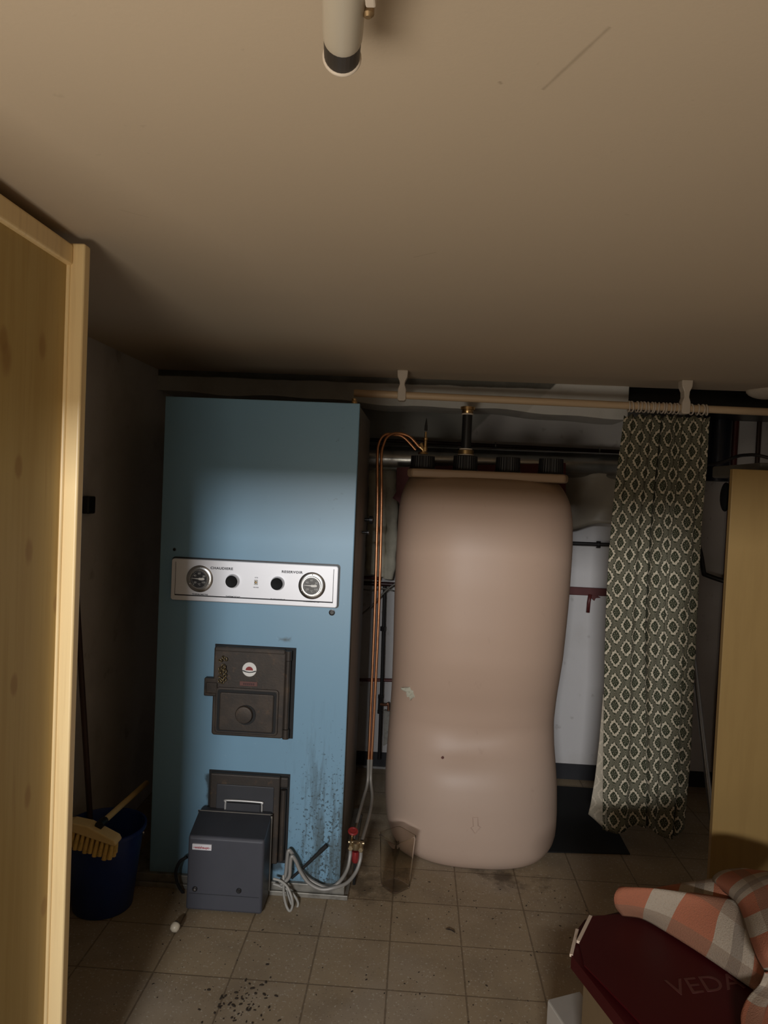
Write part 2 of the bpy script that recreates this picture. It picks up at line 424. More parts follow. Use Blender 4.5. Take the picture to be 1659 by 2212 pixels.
# plastered downstand beam, lower edge slightly wavy
b = bm_new(); n = 40; xs = [XL + (1.74 - XL) * i / n for i in range(n + 1)]
bot = [at(450 + 880 * ((x + .27) / 2.0), 848 + 55 * ((x + .27) / 2.0), 1.22).z + .006 * math.sin(x * 7) + .004 * math.sin(x * 17 + 1) for x in xs]
prism(b, [(x, 1.22, z) for x, z in zip(xs, bot)] + [(1.74, 1.22, 2.62), (XL, 1.22, 2.62)], (0, .26, 0))
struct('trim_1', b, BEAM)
b = bm_new(); box(b, (XL, YB - .012, 0), (XR, YB, .085)); struct('baseboard_back', b, plain('black_skirting', (.014, .014, .017), .6))
b = bm_new(); box(b, (XL, YB - .03, 0), (1.0, YB - .012, .012)); struct('trim_2', b, STEEL)

# ================================================================== WARDROBE (left)
t = thing('pine_wardrobe', 'tall knotty pine wardrobe on the left reaching almost to the ceiling', 'wardrobe', (-.24, -1.1, 0))
Y0, Y1, XF = -1.75, -.66, -0.003
b = bm_new(); box(b, (-.49, Y0, 0), (-.035, Y1 + .02, 2.075)); obj('carcass', b, PINE, t)
b = bm_new(); box(b, (-.035, Y0, .06), (-.009, Y1, 2.04)); obj('panel', b, PINE, t)
b = bm_new(); box(b, (-.03, Y1 - .02, .0), (.028, Y1 + .01, 2.087)); box(b, (-.012, Y1 - .026, .05), (-.002, Y1 - .015, 2.055)); obj('stile', b, PINE2, t, bevel=.006, seg=3)
b = bm_new(); box(b, (-.036, Y0, 2.037), (.003, Y1 - .018, 2.083)); obj('top_rail', b, PINE2, t, bevel=.006, seg=3)
b = bm_new(); box(b, (-.036, Y0, 0), (-.002, Y1 - .02, .07)); obj('bottom_rail', b, PINE2, t, bevel=.006)

# ================================================================== BOILER
BX0, BX1, BY, BZ = -0.207, 0.543, 0.51, 1.90
t = thing('boiler', 'tall sky blue boiler cabinet with gauges and two cast iron doors', 'boiler', (.168, .8, 0))
b = bm_new(); box(b, (BX0, BY, .045), (BX1, BY + .022, BZ)); obj('front_panel', b, BLUE, t, bevel=.003)
b = bm_new(); box(b, (BX0 + .004, BY + .022, .045), (BX1 - .004, 1.15, BZ - .004)); box(b, (BX1 - .006, BY + .06, .2), (BX1, 1.12, BZ - .05)); obj('casing', b, CASING, t, bevel=.003, label='dull grey side and top casing')
b = bm_new(); box(b, (BX0 - .11, .486, 0), (BX1 + .035, 1.2, .012)); box(b, (BX0 - .09, .494, .012), (BX1 + .02, 1.19, .046)); box(b, (BX0 - .115, .480, 0), (BX1 + .035, .488, .018)); obj('drip_tray', b, TRAY, t, bevel=.002)
def bf(u, v, d=0.0): p = at(u, v, BY - d); return Vector((p.x, BY - d, p.z))
# control panel
pa, pc = bf(375, 1206), bf(729, 1312); x0, x1, z0, z1 = pa.x, pc.x, pc.z, pa.z + .002
pan = None
b = bm_new(); prism(b, rrect(x0, z0, x1, z1, .010, BY - .020), (0, .020, 0)); pan = obj('control_panel', b, ALU, t, bevel=.003, label='brushed aluminium control panel')
b = bm_new(); prism(b, rrect(x0 - .004, z0 - .003, x1 + .005, z1 + .005, .012, BY - .004), (0, .004, 0)); obj('gasket', b, BLACK, pan)
b = bm_new()
for lo, hi in (((x0 + .016, BY - .0206, z0 + .0185), (x1 - .017, BY - .019, z0 + .023)), ((x1 - .0185, BY - .0206, z0 + .0185), (x1 - .0165, BY - .019, z1 - .012)), ((x0 + .0155, BY - .0206, z0 + .0185), (x0 + .017, BY - .019, z1 - .012))): box(b, lo, hi)
obj('groove', b, INK, pan)
yp = BY - .020
def pf(u, v): p = at(u, v, yp); return Vector((p.x, yp, p.z))
for (u, v, nm) in ((432, 1250, 0), (674, 1265, 1)):
    c = pf(u, v); R = .0455
    b = bm_new(); lathe(b, [(R + .006, 0), (R + .006, .004), (R, .008), (R * .82, .008), (R * .78, .016), (R * .72, .016), (R * .70, .009)], c, (0, -1, 0), 40)
    dl = obj('dial', b, CHROME, t, shade=35, label='round chrome thermometer dial')
    b = bm_new(); lathe(b, [(R * .71, 0), (R * .71, .0095)], c, (0, -1, 0), 40); obj('dial_face', b, DIALF, dl)
    b = bm_new(); yy = c.y - .0105
    a = math.radians(-3)
    for px, pz, w in ((-.027, 0, .0012), ): pass
    poly = [(-.028, .0006), (-.004, .002), (0, .0045), (.006, .0042), (.014, .0065), (.020, .004), (.020, -.002), (.012, -.004), (.0, -.0045), (-.004, -.0015), (-.028, -.0006)]
    prism(b, [(c.x + px * math.cos(a) - pz * math.sin(a), yy, c.z + px * math.sin(a) + pz * math.cos(a)) for px, pz in poly], (0, .0006, 0)); obj('needle', b, WHITE, dl)
    for ang, s in ((150, '20'), (95, '40'), (35, '60'), (-38, '80'), (-142, '0'), (-90, '10')):
        pass
    b = bm_new()
    for k in range(25):
        an = math.radians(-45 + 270 * k / 24); r0, r1 = R * .60, R * (.66 if k % 4 else .69)
        d = Vector((math.cos(an), 0, math.sin(an))); w = Vector((-d.z, 0, d.x)) * .0005
        prism(b, [c + d * r0 - w + Vector((0, -.0098, 0)), c + d * r1 - w + Vector((0, -.0098, 0)), c + d * r1 + w + Vector((0, -.0098, 0)), c + d * r0 + w + Vector((0, -.0098, 0))], (0, .0003, 0))
    obj('scale_marks', b, PALE, dl)
    for ang, s in ((145, '40'), (92, '60'), (30, '80'), (-38, '100'), (-138, '20'), (-90, '\u00b0C')):
        an = math.radians(ang); text('numeral', s, .0105, PALE, (c.x + .021 * math.cos(an), c.y - .0102, c.z + .021 * math.sin(an)), (1, 0, 0), (0, 0, 1), dl, .0002)
    for an in (88, -28, 208):
        b = bm_new(); d = Vector((math.cos(math.radians(an)), 0, math.sin(math.radians(an)))) * (R * .92); lathe(b, [(.003, .006), (.0028, .0095), (.001, .010)], c + d, (0, -1, 0), 10); obj('screw', b, STEEL, dl)
for (u, v) in ((503, 1255), (600, 1260)):
    c = pf(u, v)
    b = bm_new(); lathe(b, [(.027, 0), (.0265, .006), (.0235, .02), (.022, .022)], c, (0, -1, 0), 32); k = obj('knob', b, CHROME, t, shade=35, label='thermostat knob with chrome rim and black face')
    b = bm_new(); lathe(b, [(.0225, .014), (.0225, .024), (.020, .026), (.004, .0245)], c, (0, -1, 0), 32); obj('knob_cap', b, KNOBF, k, shade=35)
c = pf(553, 1258)
b = bm_new(); box(b, (c.x - .007, c.y - .002, c.z - .010), (c.x + .007, c.y, c.z + .010)); tg = obj('toggle_plate', b, PALE, t)
b = bm_new(); lathe(b, [(.0045, 0), (.004, .006), (.002, .007)], c, (0, -1, 0), 14); tube(b, [c, c + Vector((0, -.012, .005))], .0018, 8); obj('toggle_switch', b, BRASS, tg, shade=35)
X, Zv = (1, 0, 0), (0, 0, 1)
for s, u, v, sz, bo in (('CHAUDIERE', 479, 1228, .0125, .0004), ('RESERVOIR', 631, 1236, .0125, .0004), ('THERMOMETRE', 432, 1284, .0068, .0002), ('THERMOSTAT', 503, 1289, .0068, .0002), ('THERMOSTAT', 600, 1295, .0068, .0002), ('THERMOMETRE', 672, 1300, .0068, .0002), ('ETE', 554, 1248, .006, .0001), ('HIVER', 553, 1269, .006, .0001)):
    p = pf(u, v); text('lettering', s, sz, INK, (p.x, p.y - .0004, p.z), X, Zv, pan, .0004, 1.12, wide=1.18, bold=bo)
# bolt holes
for u, v, r in ((377, 1187, .006), (717, 1323, .012)):
    c = bf(u, v); b = bm_new(); lathe(b, [(r, -.002), (r, .002), (r * .75, .0025), (r * .6, .001)], c, (0, -1, 0), 20); obj('bolt_hole', b, BLACK, t, shade=35)
# upper door
a0, a1 = bf(468, 1394), bf(640, 1590)
x0, x1, z0, z1 = bf(464, 1480).x, bf(637, 1480).x, bf(540, 1587).z, bf(540, 1396).z
b = bm_new(); box(b, (x1 - .055, BY - .006, z0 - .004), (x1, BY, z1 + .002)); box(b, (x0 - .003, BY - .004, z0 - .003), (x1, BY, z1 + .003)); obj('door_frame', b, BLACKR, t)
dx1 = x1 - .034
b = bm_new(); prism(b, rrect(x0, z0, dx1, z1, .012, BY - .028), (0, .026, 0)); ud = obj('fire_door', b, IRON, t, bevel=.006, seg=3, label='rusty black cast iron fire door with round emblem')
b = bm_new(); hx = x1 - .024
tube(b, [(hx, BY - .026, z0 + .002), (hx, BY - .026, z0 + .038)], .013, 14); tube(b, [(hx, BY - .026, z0 + .04), (hx, BY - .026, z1 - .042)], .0105, 14); tube(b, [(hx, BY - .026, z1 - .04), (hx, BY - .026, z1 - .004)], .013, 14)
obj('hinge', b, IRON, ud, shade=40)
# raised lower field of the door: thin ribs round a sunk panel
ix0, ix1, iz0, iz1 = bf(476, 1530).x, bf(598, 1530).x, bf(535, 1576).z, bf(535, 1489).z
b = bm_new(); prism(b, rrect(ix0 - .012, iz0 - .008, ix1 + .012, iz1 + .012, .014, BY - .034), (0, .008, 0)); obj('field_frame', b, IRON, ud, bevel=.005, seg=3)
b = bm_new(); prism(b, rrect(ix0 - .004, iz0, ix1 + .004, iz1 + .004, .010, BY - .0345), (0, .001, 0)); obj('field_shadow_gap', b, BLACKR, ud)  # thin black sheet drawing the shadow gap round the field
b = bm_new(); prism(b, rrect(ix0 + .006, iz0 + .004, ix1 - .006, iz1 - .006, .008, BY - .040), (0, .008, 0)); obj('field', b, IRON, ud, bevel=.004)
c = bf(528, 1543, .04); b = bm_new(); lathe(b, [(.034, 0), (.034, .008), (.031, .014), (.026, .015)], c, (0, -1, 0), 32); obj('air_knob', b, IRON, ud, shade=30)
b = bm_new(); lathe(b, [(.038, 0), (.038, .003)], c + Vector((.006, 0, -.002)), (0, -1, 0), 32); obj('knob_shadow', b, BLACKR, ud)  # black disc set off-centre behind the knob, drawn as its cast shadow
b = bm_new(); prism(b, rrect(x0 + .004, z1 - .018, dx1 - .004, z1 - .004, .004, BY - .031), (0, .006, 0)); obj('door_lip', b, IRON, ud, bevel=.003)
c = bf(539, 1446, .028); b = bm_new(); lathe(b, [(.0275, 0), (.0275, .002), (.026, .003)], c, (0, -1, 0), 36); em = obj('emblem', b, WHITE, ud, shade=30, label='round white enamel emblem with a red half disc')
b = bm_new(); prism(b, [c + Vector((.0145 * math.cos(math.radians(t_)), -.0042, -.003 + .0145 * math.sin(math.radians(t_)))) for t_ in range(0, 181, 12)], (0, .001, 0)); obj('red_half_disc', b, RED, em)
b = bm_new(); poly = [(-.020, -.004), (-.012, -.0075), (0, -.009), (.012, -.0075), (.020, -.004), (.0265, -.0035), (.0265, -.0065), (.013, -.011), (0, -.0125), (-.013, -.011), (-.0265, -.0065), (-.0265, -.0035)]
prism(b, [c + Vector((px, -.0042, pz)) for px, pz in poly], (0, .001, 0)); obj('black_band', b, INK, em)
c = bf(537, 1477, .028); b = bm_new(); box(b, (c.x - .034, c.y - .0025, c.z - .0085), (c.x + .034, c.y, c.z + .0085)); npl = obj('name_plate', b, plain('rusty_red_plate', (.12, .045, .035), .6), ud, bevel=.001)
b = bm_new()
for k in range(6): box(b, (c.x - .020 + k * .0075, c.y - .0035, c.z - .0045), (c.x - .015 + k * .0075, c.y - .002, c.z + .003))
obj('worn_lettering', b, plain('worn_dark_red', (.045, .012, .012), .6), npl)
la, lb = bf(446, 1460), bf(468, 1500)
b = bm_new(); box(b, (la.x, BY - .03, lb.z), (lb.x + .006, BY - .002, la.z)); box(b, (la.x + .008, BY - .036, lb.z + .012), (lb.x + .01, BY - .028, la.z - .016)); obj('latch', b, IRON, ud, bevel=.004)
b = bm_new(); c = bf(482, 1448, .034)
for k in range(16):
    a = random.uniform(-1, 1); q = Vector((.011 * math.sin(k * 2.1) , -.004 - .003 * (k % 3), .038 - .0052 * k - (.004 if k > 2 else -.012)))
    torus(b, c + q, .0065, .0019, (random.uniform(-1, 1), random.uniform(-1, 1), random.uniform(-.6, .6)), 12, 6)
obj('chain', b, plain('tarnished_brass_chain', (.26, .2, .11), .45, .8, .5, 60), ud)
# lower door with burner flange
x0, x1, z0, z1 = bf(455, 1750).x, bf(622, 1750).x, bf(590, 1862).z, bf(520, 1668).z
b = bm_new(); box(b, (x0 - .010, BY - .004, z0), (x1 + .004, BY, z1 + .004)); obj('opening_edge', b, BLACKR, t)
b = bm_new(); box(b, (x0, BY - .026, z0 + .004), (x1 - .03, BY - .002, z1)); box(b, (x1 - .032, BY - .018, z1 - .045), (x1, BY - .002, z1 - .004)); ld = obj('burner_door', b, IRON, t, bevel=.006, seg=3, label='rusty brown cast iron burner door')
b = bm_new(); prism(b, rrect(x0 + .028, z0 + .05, x1 - .052, z1 - .040, .004, BY - .030), (0, .006, 0)); obj('door_field', b, BURNTOP, ld, bevel=.002)
b = bm_new(); tube(b, [(x1 - .016, BY - .02, z0 + .02), (x1 - .016, BY - .02, z1 - .05)], .011, 14); obj('hinge', b, IRON, ld, shade=40)
# fittings on the boiler top
c = at(765, 873, .62); c = Vector((c.x, .62, BZ - .004)); b = bm_new(); lathe(b, [(.006, 0), (.006, .012), (.012, .013), (.012, .022), (.009, .026), (.010, .034), (.004, .038)], c, (0, 0, 1), 16); obj('bleed_valve', b, BRASS, t, shade=35, label='small brass bleed valve')
c = at(645, 866, .62); b = bm_new(); box(b, (c.x - .013, .61, BZ - .004), (c.x + .011, .64, BZ + .014)); obj('plug', b, BLACK, t, bevel=.002)
for v, z in ((1112, 0), (1133, 0)):
    pass
c = Vector((BX1, 1.0, 1.44)); b = bm_new(); lathe(b, [(.008, 0), (.008, .02), (.018, .022), (.018, .036), (.012, .04)], c, (1, 0, 0), 16); obj('side_knob', b, BLACK, t, shade=35)
b = bm_new(); lathe(b, [(.006, 0), (.006, .02), (.011, .022), (.011, .03)], c + Vector((0, -.12, -.05)), (1, 0, 0), 14); obj('side_knob', b, BLACK, t, shade=35)

# ================================================================== OIL BURNER
YF, YK = .33, .455
t = thing('oil_burner', 'dark grey oil burner box with red and white label in front of the boiler', 'burner', (.14, .4, 0))
fl, fr, ft, fb_ = at(403, 1890, YF).x, at(568, 1890, YF).x, at(487, 1813, YF).z, .012
kt = at(515, 1757, YK).z; kl, kr = at(432, 1757, YK).x, at(596, 1762, YK).x
def shell(y0, y1, dy): pass
b = bm_new(); prism(b, [(fl, YF, fb_), (fl, YF + .004, ft), (fl, YK, kt), (fl, YK, fb_)], (fr - fl, 0, 0)); cov = obj('cover', b, BURNER, t, bevel=.009, seg=3)
b = bm_new(); o1 = Vector((0, -.0012, .0012)); prism(b, [Vector(p) + o1 for p in ((fl + .003, YF + .012, ft + (kt - ft) * .07), (fr - .003, YF + .012, ft + (kt - ft) * .07), (fr - .003, YK, kt), (fl + .003, YK, kt))], (0, .001, -.001)); obj('cover_hood', b, BURNTOP, t, label='darker sloping top of the cover')
b = bm_new()
for lo, hi in (((fl - .002, YK, fb_ + .02), (fl + .004, YK + .004, kt + .002)), ((fr - .004, YK, fb_ + .02), (fr + .003, YK + .004, kt + .002)), ((fl - .002, YK, kt - .003), (fr + .003, YK + .004, kt + .003))): box(b, lo, hi)
obj('seam_strip', b, GREYPIPE, t, label='pale metal seam around the cover')
b = bm_new(); box(b, (fl + .004, YK + .004, fb_ + .03), (fr - .002, BY - .014, kt + .004)); obj('housing', b, BURNTOP, t, bevel=.006)
b = bm_new(); hl, hr, hz = at(487, 1733, .475), at(566, 1740, .475), at(527, 1731, .475).z
tube(b, smooth([(hl.x, .475, kt + .002), (hl.x + .001, .475, hz - .008), (hl.x + .008, .475, hz), (hr.x - .008, .475, hz), (hr.x - .001, .475, hz - .008), (hr.x, .475, kt + .002)], 5), .0045, 10); obj('handle', b, plain('satin_handle', (.55, .54, .52), .35, .6, .1), t, label='satin metal carrying handle')
b = bm_new(); box(b, (hl.x + .006, .468, kt), (hr.x - .006, .482, hz - .006)); obj('handle_plate', b, BURNTOP, t)
p0, p1 = at(416, 1821, YF), at(457, 1837, YF); yl = YF + .0005
zc, xc = (p0.z + p1.z) / 2 - .001, (p0.x + p1.x) / 2
b = bm_new(); box(b, (p0.x, YF - .003, zc - .0105), (p1.x, YF + .004, zc + .0105)); lab = obj('label_plate', b, plain('label_white', (.72, .70, .72), .5, 0, .05), t, bevel=.0008)
text('lettering', '\u2013weishaupt\u2013', .0125, REDINK, (xc, YF - .0032, zc - .001), X, Zv, lab, .0003, 1.0, bold=.0003)
for u, v, m_ in ((421, 1920, CHROME), (516, 1924, BLACK)):
    c = at(u, v, YF); b = bm_new(); lathe(b, [(.0095, 0), (.0095, .004), (.007, .006), (.002, .0055)], (c.x, YF + .001, c.z), (0, -1, 0), 20); sc = obj('cover_screw', b, BLACK, t, shade=35)
    if m_ is CHROME:
        b = bm_new(); lathe(b, [(.005, .004), (.0045, .0075), (.001, .008)], (c.x, YF, c.z), (0, -1, 0), 14); obj('screw_head', b, CHROME, sc, shade=35)
b = bm_new(); zs = at(487, 1935, YF).z; box(b, (fl + .012, YF - .0006, zs), (fr - .012, YF + .002, zs + .0015)); obj('cover_crease', b, BURNTOP, t)
b = bm_new(); box(b, (fl - .018, .40, .11), (fl + .004, .455, .20)); obj('side_motor', b, BLACK, t, bevel=.008)

# ================================================================== cables and hoses by the burner
def cable(name, pts, r, mat, label, cat, group=None, n=10, s=8):
    b = bm_new(); tube(b, smooth(pts, s), r, n); o = obj(name, b, mat); return tag(o, label, cat, group)
cable('power_cable', [at(404, 1851, .42), at(388, 1862, .42), at(380, 1885, .43), at(384, 1910, .44), at(398, 1932, .46)], .006, BLACKR, 'black cable looping out of the left side of the burner', 'cable')
G = 'grey braided fuel hoses at the foot of the boiler'
cable('fuel_hose', [at(757, 1832, .56), at(756, 1850, .555), at(750, 1878, .53), at(733, 1905, .49), at(712, 1918, .475), at(690, 1912, .472), at(660, 1893, .472), at(640, 1862, .47), at(630, 1842, .468), at(623, 1838, .465), at(620, 1860, .465), at(616, 1892, .465), at(603, 1905, .46)], .0072, HOSE, 'braided grey fuel hose from the left nut, inner of the two', 'hose', G, 12, 10)
cable('fuel_hose', [at(780, 1836, .56), at(778, 1858, .555), at(768, 1885, .53), at(748, 1908, .49), at(720, 1918, .462), at(694, 1921, .456), at(668, 1908, .454), at(650, 1884, .454), at(638, 1858, .452), at(630, 1850, .45), at(627, 1868, .45), at(624, 1895, .45), at(606, 1912, .448)], .0072, HOSE, 'braided grey fuel hose from the right nut, outer of the two', 'hose', G, 12, 10)
G = 'white cables looping beside the burner'
cable('white_cable', [at(590, 1898, .44), at(606, 1903, .44), at(620, 1915, .43), at(629, 1935, .42), at(632, 1955, .40), at(626, 1968, .385), at(618, 1955, .39), at(613, 1930, .42), at(613, 1905, .45), at(612, 1890, .46)], .0048, CABLE, 'white cable in the front loop right of the burner', 'cable', G, 10, 10)
cable('white_cable', [at(590, 1909, .45), at(604, 1914, .45), at(622, 1922, .445), at(636, 1935, .44), at(644, 1952, .425), at(638, 1964, .415), at(630, 1955, .43), at(618, 1920, .46), at(614, 1900, .47)], .0046, CABLE, 'white cable in the rear wider loop right of the burner', 'cable', G, 10, 10)
b = bm_new(); tube(b, [at(706, 1826, .488), at(662, 1868, .487), at(630, 1897, .485)], [.008, .0062, .005], 10); tube(b, [at(706, 1826, .488), at(690, 1841, .488)], .0085, 10)
tag(obj('poker', b, BLACKR, shade=40), 'short black rod leaning diagonally on the blue boiler front', 'rod')

# ================================================================== fuel valve
c = at(769, 1826, .56)
t = thing('fuel_filter_valve', 'brass fuel filter valve with red handwheel at boiler corner', 'valve', (c.x, .58, 0))
b = bm_new(); lathe(b, [(.016, -.014), (.018, -.01), (.018, .012), (.012, .016)], c, (0, 0, 1), 18); tube(b, [c + Vector((-.03, 0, .012)), c + Vector((.032, 0, .010))], .0075, 12)
for dx, dz in ((-.020, -.006), (.020, -.010)):
    q = c + Vector((dx, -.004, dz)); lathe(b, [(.0115, .0), (.0115, .012), (.009, .014)], q, (0, -1, 0), 6); lathe(b, [(.0085, -.018), (.0085, 0)], q, (0, -1, 0), 14); tube(b, [q, q + Vector((0, 0, .026))], .006, 10)
obj('valve_body', b, plain('dirty_brass', (.42, .33, .2), .38, .9, .5, 50), t, shade=35)
b = bm_new(); tube(b, [c + Vector((-.019, 0, .015)), c + Vector((-.016, 0, .05))], .004, 10); obj('spindle', b, BRASS, t)
b = bm_new(); q = c + Vector((-.014, 0, .055)); torus(b, q, .016, .005, (.1, -.35, 1), 22, 8); lathe(b, [(.014, -.003), (.014, .003)], q, (.1, -.35, 1), 16); obj('handwheel', b, RED, t, label='small red handwheel')
b = bm_new(); q = c + Vector((-.0005, 0, -.024)); lathe(b, [(.013, 0), (.0145, -.006), (.0145, -.035), (.011, -.043), (.004, -.046)], q, (0, 0, 1), 18); obj('filter_bowl', b, plain('red_bowl', (.22, .02, .02), .25, 0, .2), t, shade=35, label='red filter bowl')
b = bm_new(); tube(b, [c + Vector((.0, .02, -.01)), Vector((c.x - .004, c.y + .04, .0))], .006, 10); tube(b, [c + Vector((0, .02, -.01)), c], .006, 8); obj('support_rod', b, BLACKR, t)

# ================================================================== OIL TANK
t = thing('oil_tank', 'beige pink plastic heating oil tank with four black caps', 'tank', (1.08, 1.1, 0))
sil = [(1032, 872, 1236), (1050, 868, 1242), (1080, 863, 1248), (1120, 858, 1251), (1180, 854, 1249), (1300, 849, 1240), (1420, 846, 1228), (1500, 843, 1217), (1560, 839, 1211), (1620, 834, 1210), (1690, 829, 1213), (1750, 828, 1213), (1790, 831, 1211), (1825, 838, 1206), (1850, 852, 1196), (1868, 872, 1184)]
import bisect
rows = []
for v, l, r in sil:
    pl, pr = at(l, v, .92), at(r, v, .92); rows.append(((pl.z + pr.z) / 2, pl.x, pr.x))
rows.sort()
zmin = rows[0][0]
def lerp(tab, z):
    if z <= tab[0][0]: return tab[0][1:]
    for a, c_ in zip(tab, tab[1:]):
        if z <= c_[0]:
            k = (z - a[0]) / (c_[0] - a[0]); return tuple(p + (q - p) * k for p, q in zip(a[1:], c_[1:]))
    return tab[-1][1:]
# front profile (y of the front face) by height
frontp = [(0.0, .795), (.02, .765), (.06, .748), (.15, .738), (.27, .738), (.36, .748), (.42, .768), (.49, .815), (.56, .838), (.66, .822), (.76, .790), (.86, .766), (1.0, .756), (1.2, .754), (1.36, .762), (1.46, .785), (1.54, .825), (1.59, .870), (1.625, .925), (1.645, .965)]
def tank_ring(z):
    xl, xr = lerp(rows, max(z, rows[0][0])); f = lerp(frontp, z)[0]
    if z < .10: k = 1 - (1 - z / .10) ** 2.2 * .10; cxx = (xl + xr) / 2; hw = (xr - xl) / 2 * k; xl, xr = cxx - hw, cxx + hw
    return xl, xr, f
b = bm_new(); N = 72; zs = [0, .008, .02, .04, .06, .09, .12] + [.12 + (1.50 - .12) * i / 44 for i in range(1, 45)] + [1.52, 1.54, 1.56, 1.58, 1.60, 1.615, 1.63, 1.645]
rings = []
for z in zs:
    xl, xr, f = tank_ring(z); cxx, hw = (xl + xr) / 2, (xr - xl) / 2
    bk = 1.46 - max(0, (f - .76)) * .55; cy, hd = (f + bk) / 2, (bk - f) / 2
    if z > 1.5: kk = (z - 1.5) / .145; hw *= 1 - .07 * kk ** 2.5
    ring = []
    for i in range(N):
        a = 2 * math.pi * i / N; ca, sa = math.cos(a), math.sin(a)
        e = 2 / 2.7
        px = abs(ca) ** e * (1 if ca > 0 else -1); py = abs(sa) ** e * (1 if sa > 0 else -1)
        bulge = 0.0
        if py < 0: bulge = -.012 * (1 - px * px)
        # slanting dent at the waist
        dent = 0
        if py < -.5: dent = .012 * math.exp(-((z - (.50 + .10 * px)) / .05) ** 2) * math.exp(-((px + .05) / .45) ** 2)
        ring.append(b.verts.new((cxx + hw * px, cy + hd * py + bulge + dent, z)))
    rings.append(ring)
for r0, r1 in zip(rings, rings[1:]):
    for i in range(N): b.faces.new((r0[i], r0[(i + 1) % N], r1[(i + 1) % N], r1[i]))
b.faces.new(rings[0][::-1]); b.faces.new(rings[-1])
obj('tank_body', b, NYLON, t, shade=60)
YC = 1.08
tl, trr, tz = at(890, 1014, .96), at(1222, 1022, .96), at(1055, 1018, .96).z
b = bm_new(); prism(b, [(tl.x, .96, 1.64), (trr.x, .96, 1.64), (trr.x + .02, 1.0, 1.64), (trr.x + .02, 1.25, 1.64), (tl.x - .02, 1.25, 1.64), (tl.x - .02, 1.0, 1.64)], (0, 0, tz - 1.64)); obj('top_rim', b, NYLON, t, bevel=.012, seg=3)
capx = []
for (u, v) in ((913, 1003), (1005, 1003), (1097, 1006), (1190, 1009)):
    p = at(u, v, YC); x = p.x; capx.append(x); z0 = tz - .004; zt = at(u, v - 19, YC - .05).z
    b = bm_new(); n = 60; R = .054; lo, hi = [], []
    for k in range(n):
        a = 2 * math.pi * k / n; r = R + (.0025 if k % 2 else 0)
        lo.append(b.verts.new((x + r * math.cos(a), YC + r * math.sin(a), z0 + .008))); hi.append(b.verts.new((x + (r - .002) * math.cos(a), YC + (r - .002) * math.sin(a), zt)))
    for k in range(n): b.faces.new((lo[k], lo[(k + 1) % n], hi[(k + 1) % n], hi[k]))
    b.faces.new(lo[::-1]); b.faces.new(hi)
    lathe(b, [(R + .007, 0), (R + .007, .010), (R, .012)], (x, YC, z0), (0, 0, 1), 40)
    obj('cap', b, BLACK, t, bevel=.0015, label='black ribbed screw cap'); CAPZ = zt
# suction fitting on the first cap
x = capx[0]; c = Vector((x, YC, CAPZ))
b = bm_new(); lathe(b, [(.024, -.002), (.022, .006), (.012, .008), (.012, .014)], c, (0, 0, 1), 18); lathe(b, [(.011, .0), (.011, .02), (.008, .022), (.008, .05), (.011, .052), (.011, .062), (.006, .066), (.005, .09)], c + Vector((.008, 0, .01)), (0, 0, 1), 14)
for dx in (-.03, -.012): tube(b, [c + Vector((0, -.004, .016)), c + Vector((dx, -.010, .05 + dx * .3))], .0075, 10)
suc = obj('suction_fitting', b, BRASS, t, shade=35, label='brass suction fitting')
b = bm_new(); lathe(b, [(.007, .095), (.0065, .115), (.003, .14), (.001, .152)], c + Vector((.008, 0, .01)), (0, 0, 1), 12); obj('spindle_tip', b, BLACK, suc, shade=35)
# vent stand pipe on the second cap
x = capx[1]; c = Vector((x, YC, CAPZ)); zt = at(1010, 886, YC).z
b = bm_new(); tube(b, [c, Vector((x, YC, zt))], .0225, 24); vp = obj('vent_pipe', b, BLACK, t, shade=40, label='black vent stand pipe')
b = bm_new(); lathe(b, [(.030, 0), (.036, .006), (.036, .022), (.028, .026)], c, (0, 0, 1), 24); obj('brass_collar', b, plain('dark_brass', (.4, .27, .12), .35, .9, .4), vp, shade=35)
b = bm_new(); lathe(b, [(.024, -.016), (.026, -.012), (.026, .0), (.033, .002), (.033, .014), (.022, .017)], (x, YC, zt), (0, 0, 1), 24); obj('brass_cap', b, BRASS, vp, shade=35)
b = bm_new(); lathe(b, [(.037, 0), (.037, .004)], c, (0, 0, 1), 24); obj('pale_washer', b, IVORY, vp)
b = bm_new(); lathe(b, [(.029, 0), (.029, .005)], c + Vector((0, 0, .026)), (0, 0, 1), 24); obj('pale_washer', b, IVORY, vp)
b = bm_new(); lathe(b, [(.027, 0), (.027, .006)], (x, YC, zt - .022), (0, 0, 1), 24); obj('pale_washer', b, IVORY, vp)
# moulded arrow, hole, putty
def tank_front(u, v):
    y = .74
    for _ in range(14):
        p = at(u, v, y); xl, xr, f = tank_ring(max(p.z, .0)); cxx, hw = (xl + xr) / 2, (xr - xl) / 2
        bk = 1.46 - max(0, (f - .76)) * .55; px = min(abs(p.x - cxx) / hw, .985)
        py = (1 - px ** 2.7) ** (1 / 2.7); y = (f + bk) / 2 - (bk - f) / 2 * py - .012 * (1 - px * px)
    return at(u, v, y)
b = bm_new()
ar = [(1021, 1766), (1032, 1766), (1033, 1784), (1038, 1787), (1026, 1801), (1017, 1788), (1022, 1785), (1021, 1766)]
tube(b, [tank_front(u, v) for u, v in ar], .0022, 8); obj('moulded_arrow', b, NYLON, t, shade=40)
b = bm_new(); p = tank_front(956, 1637); lathe(b, [(.006, 0), (.005, .0015), (.002, .001)], p + Vector((0, .001, 0)), (0, -1, 0), 12); obj('brown_spot', b, plain('brown_spot', (.12, .04, .03), .7), t)
b = bm_new(); p = tank_front(888, 1497); bmesh.ops.create_icosphere(b, subdivisions=3, radius=.024, matrix=Matrix.Translation(p))
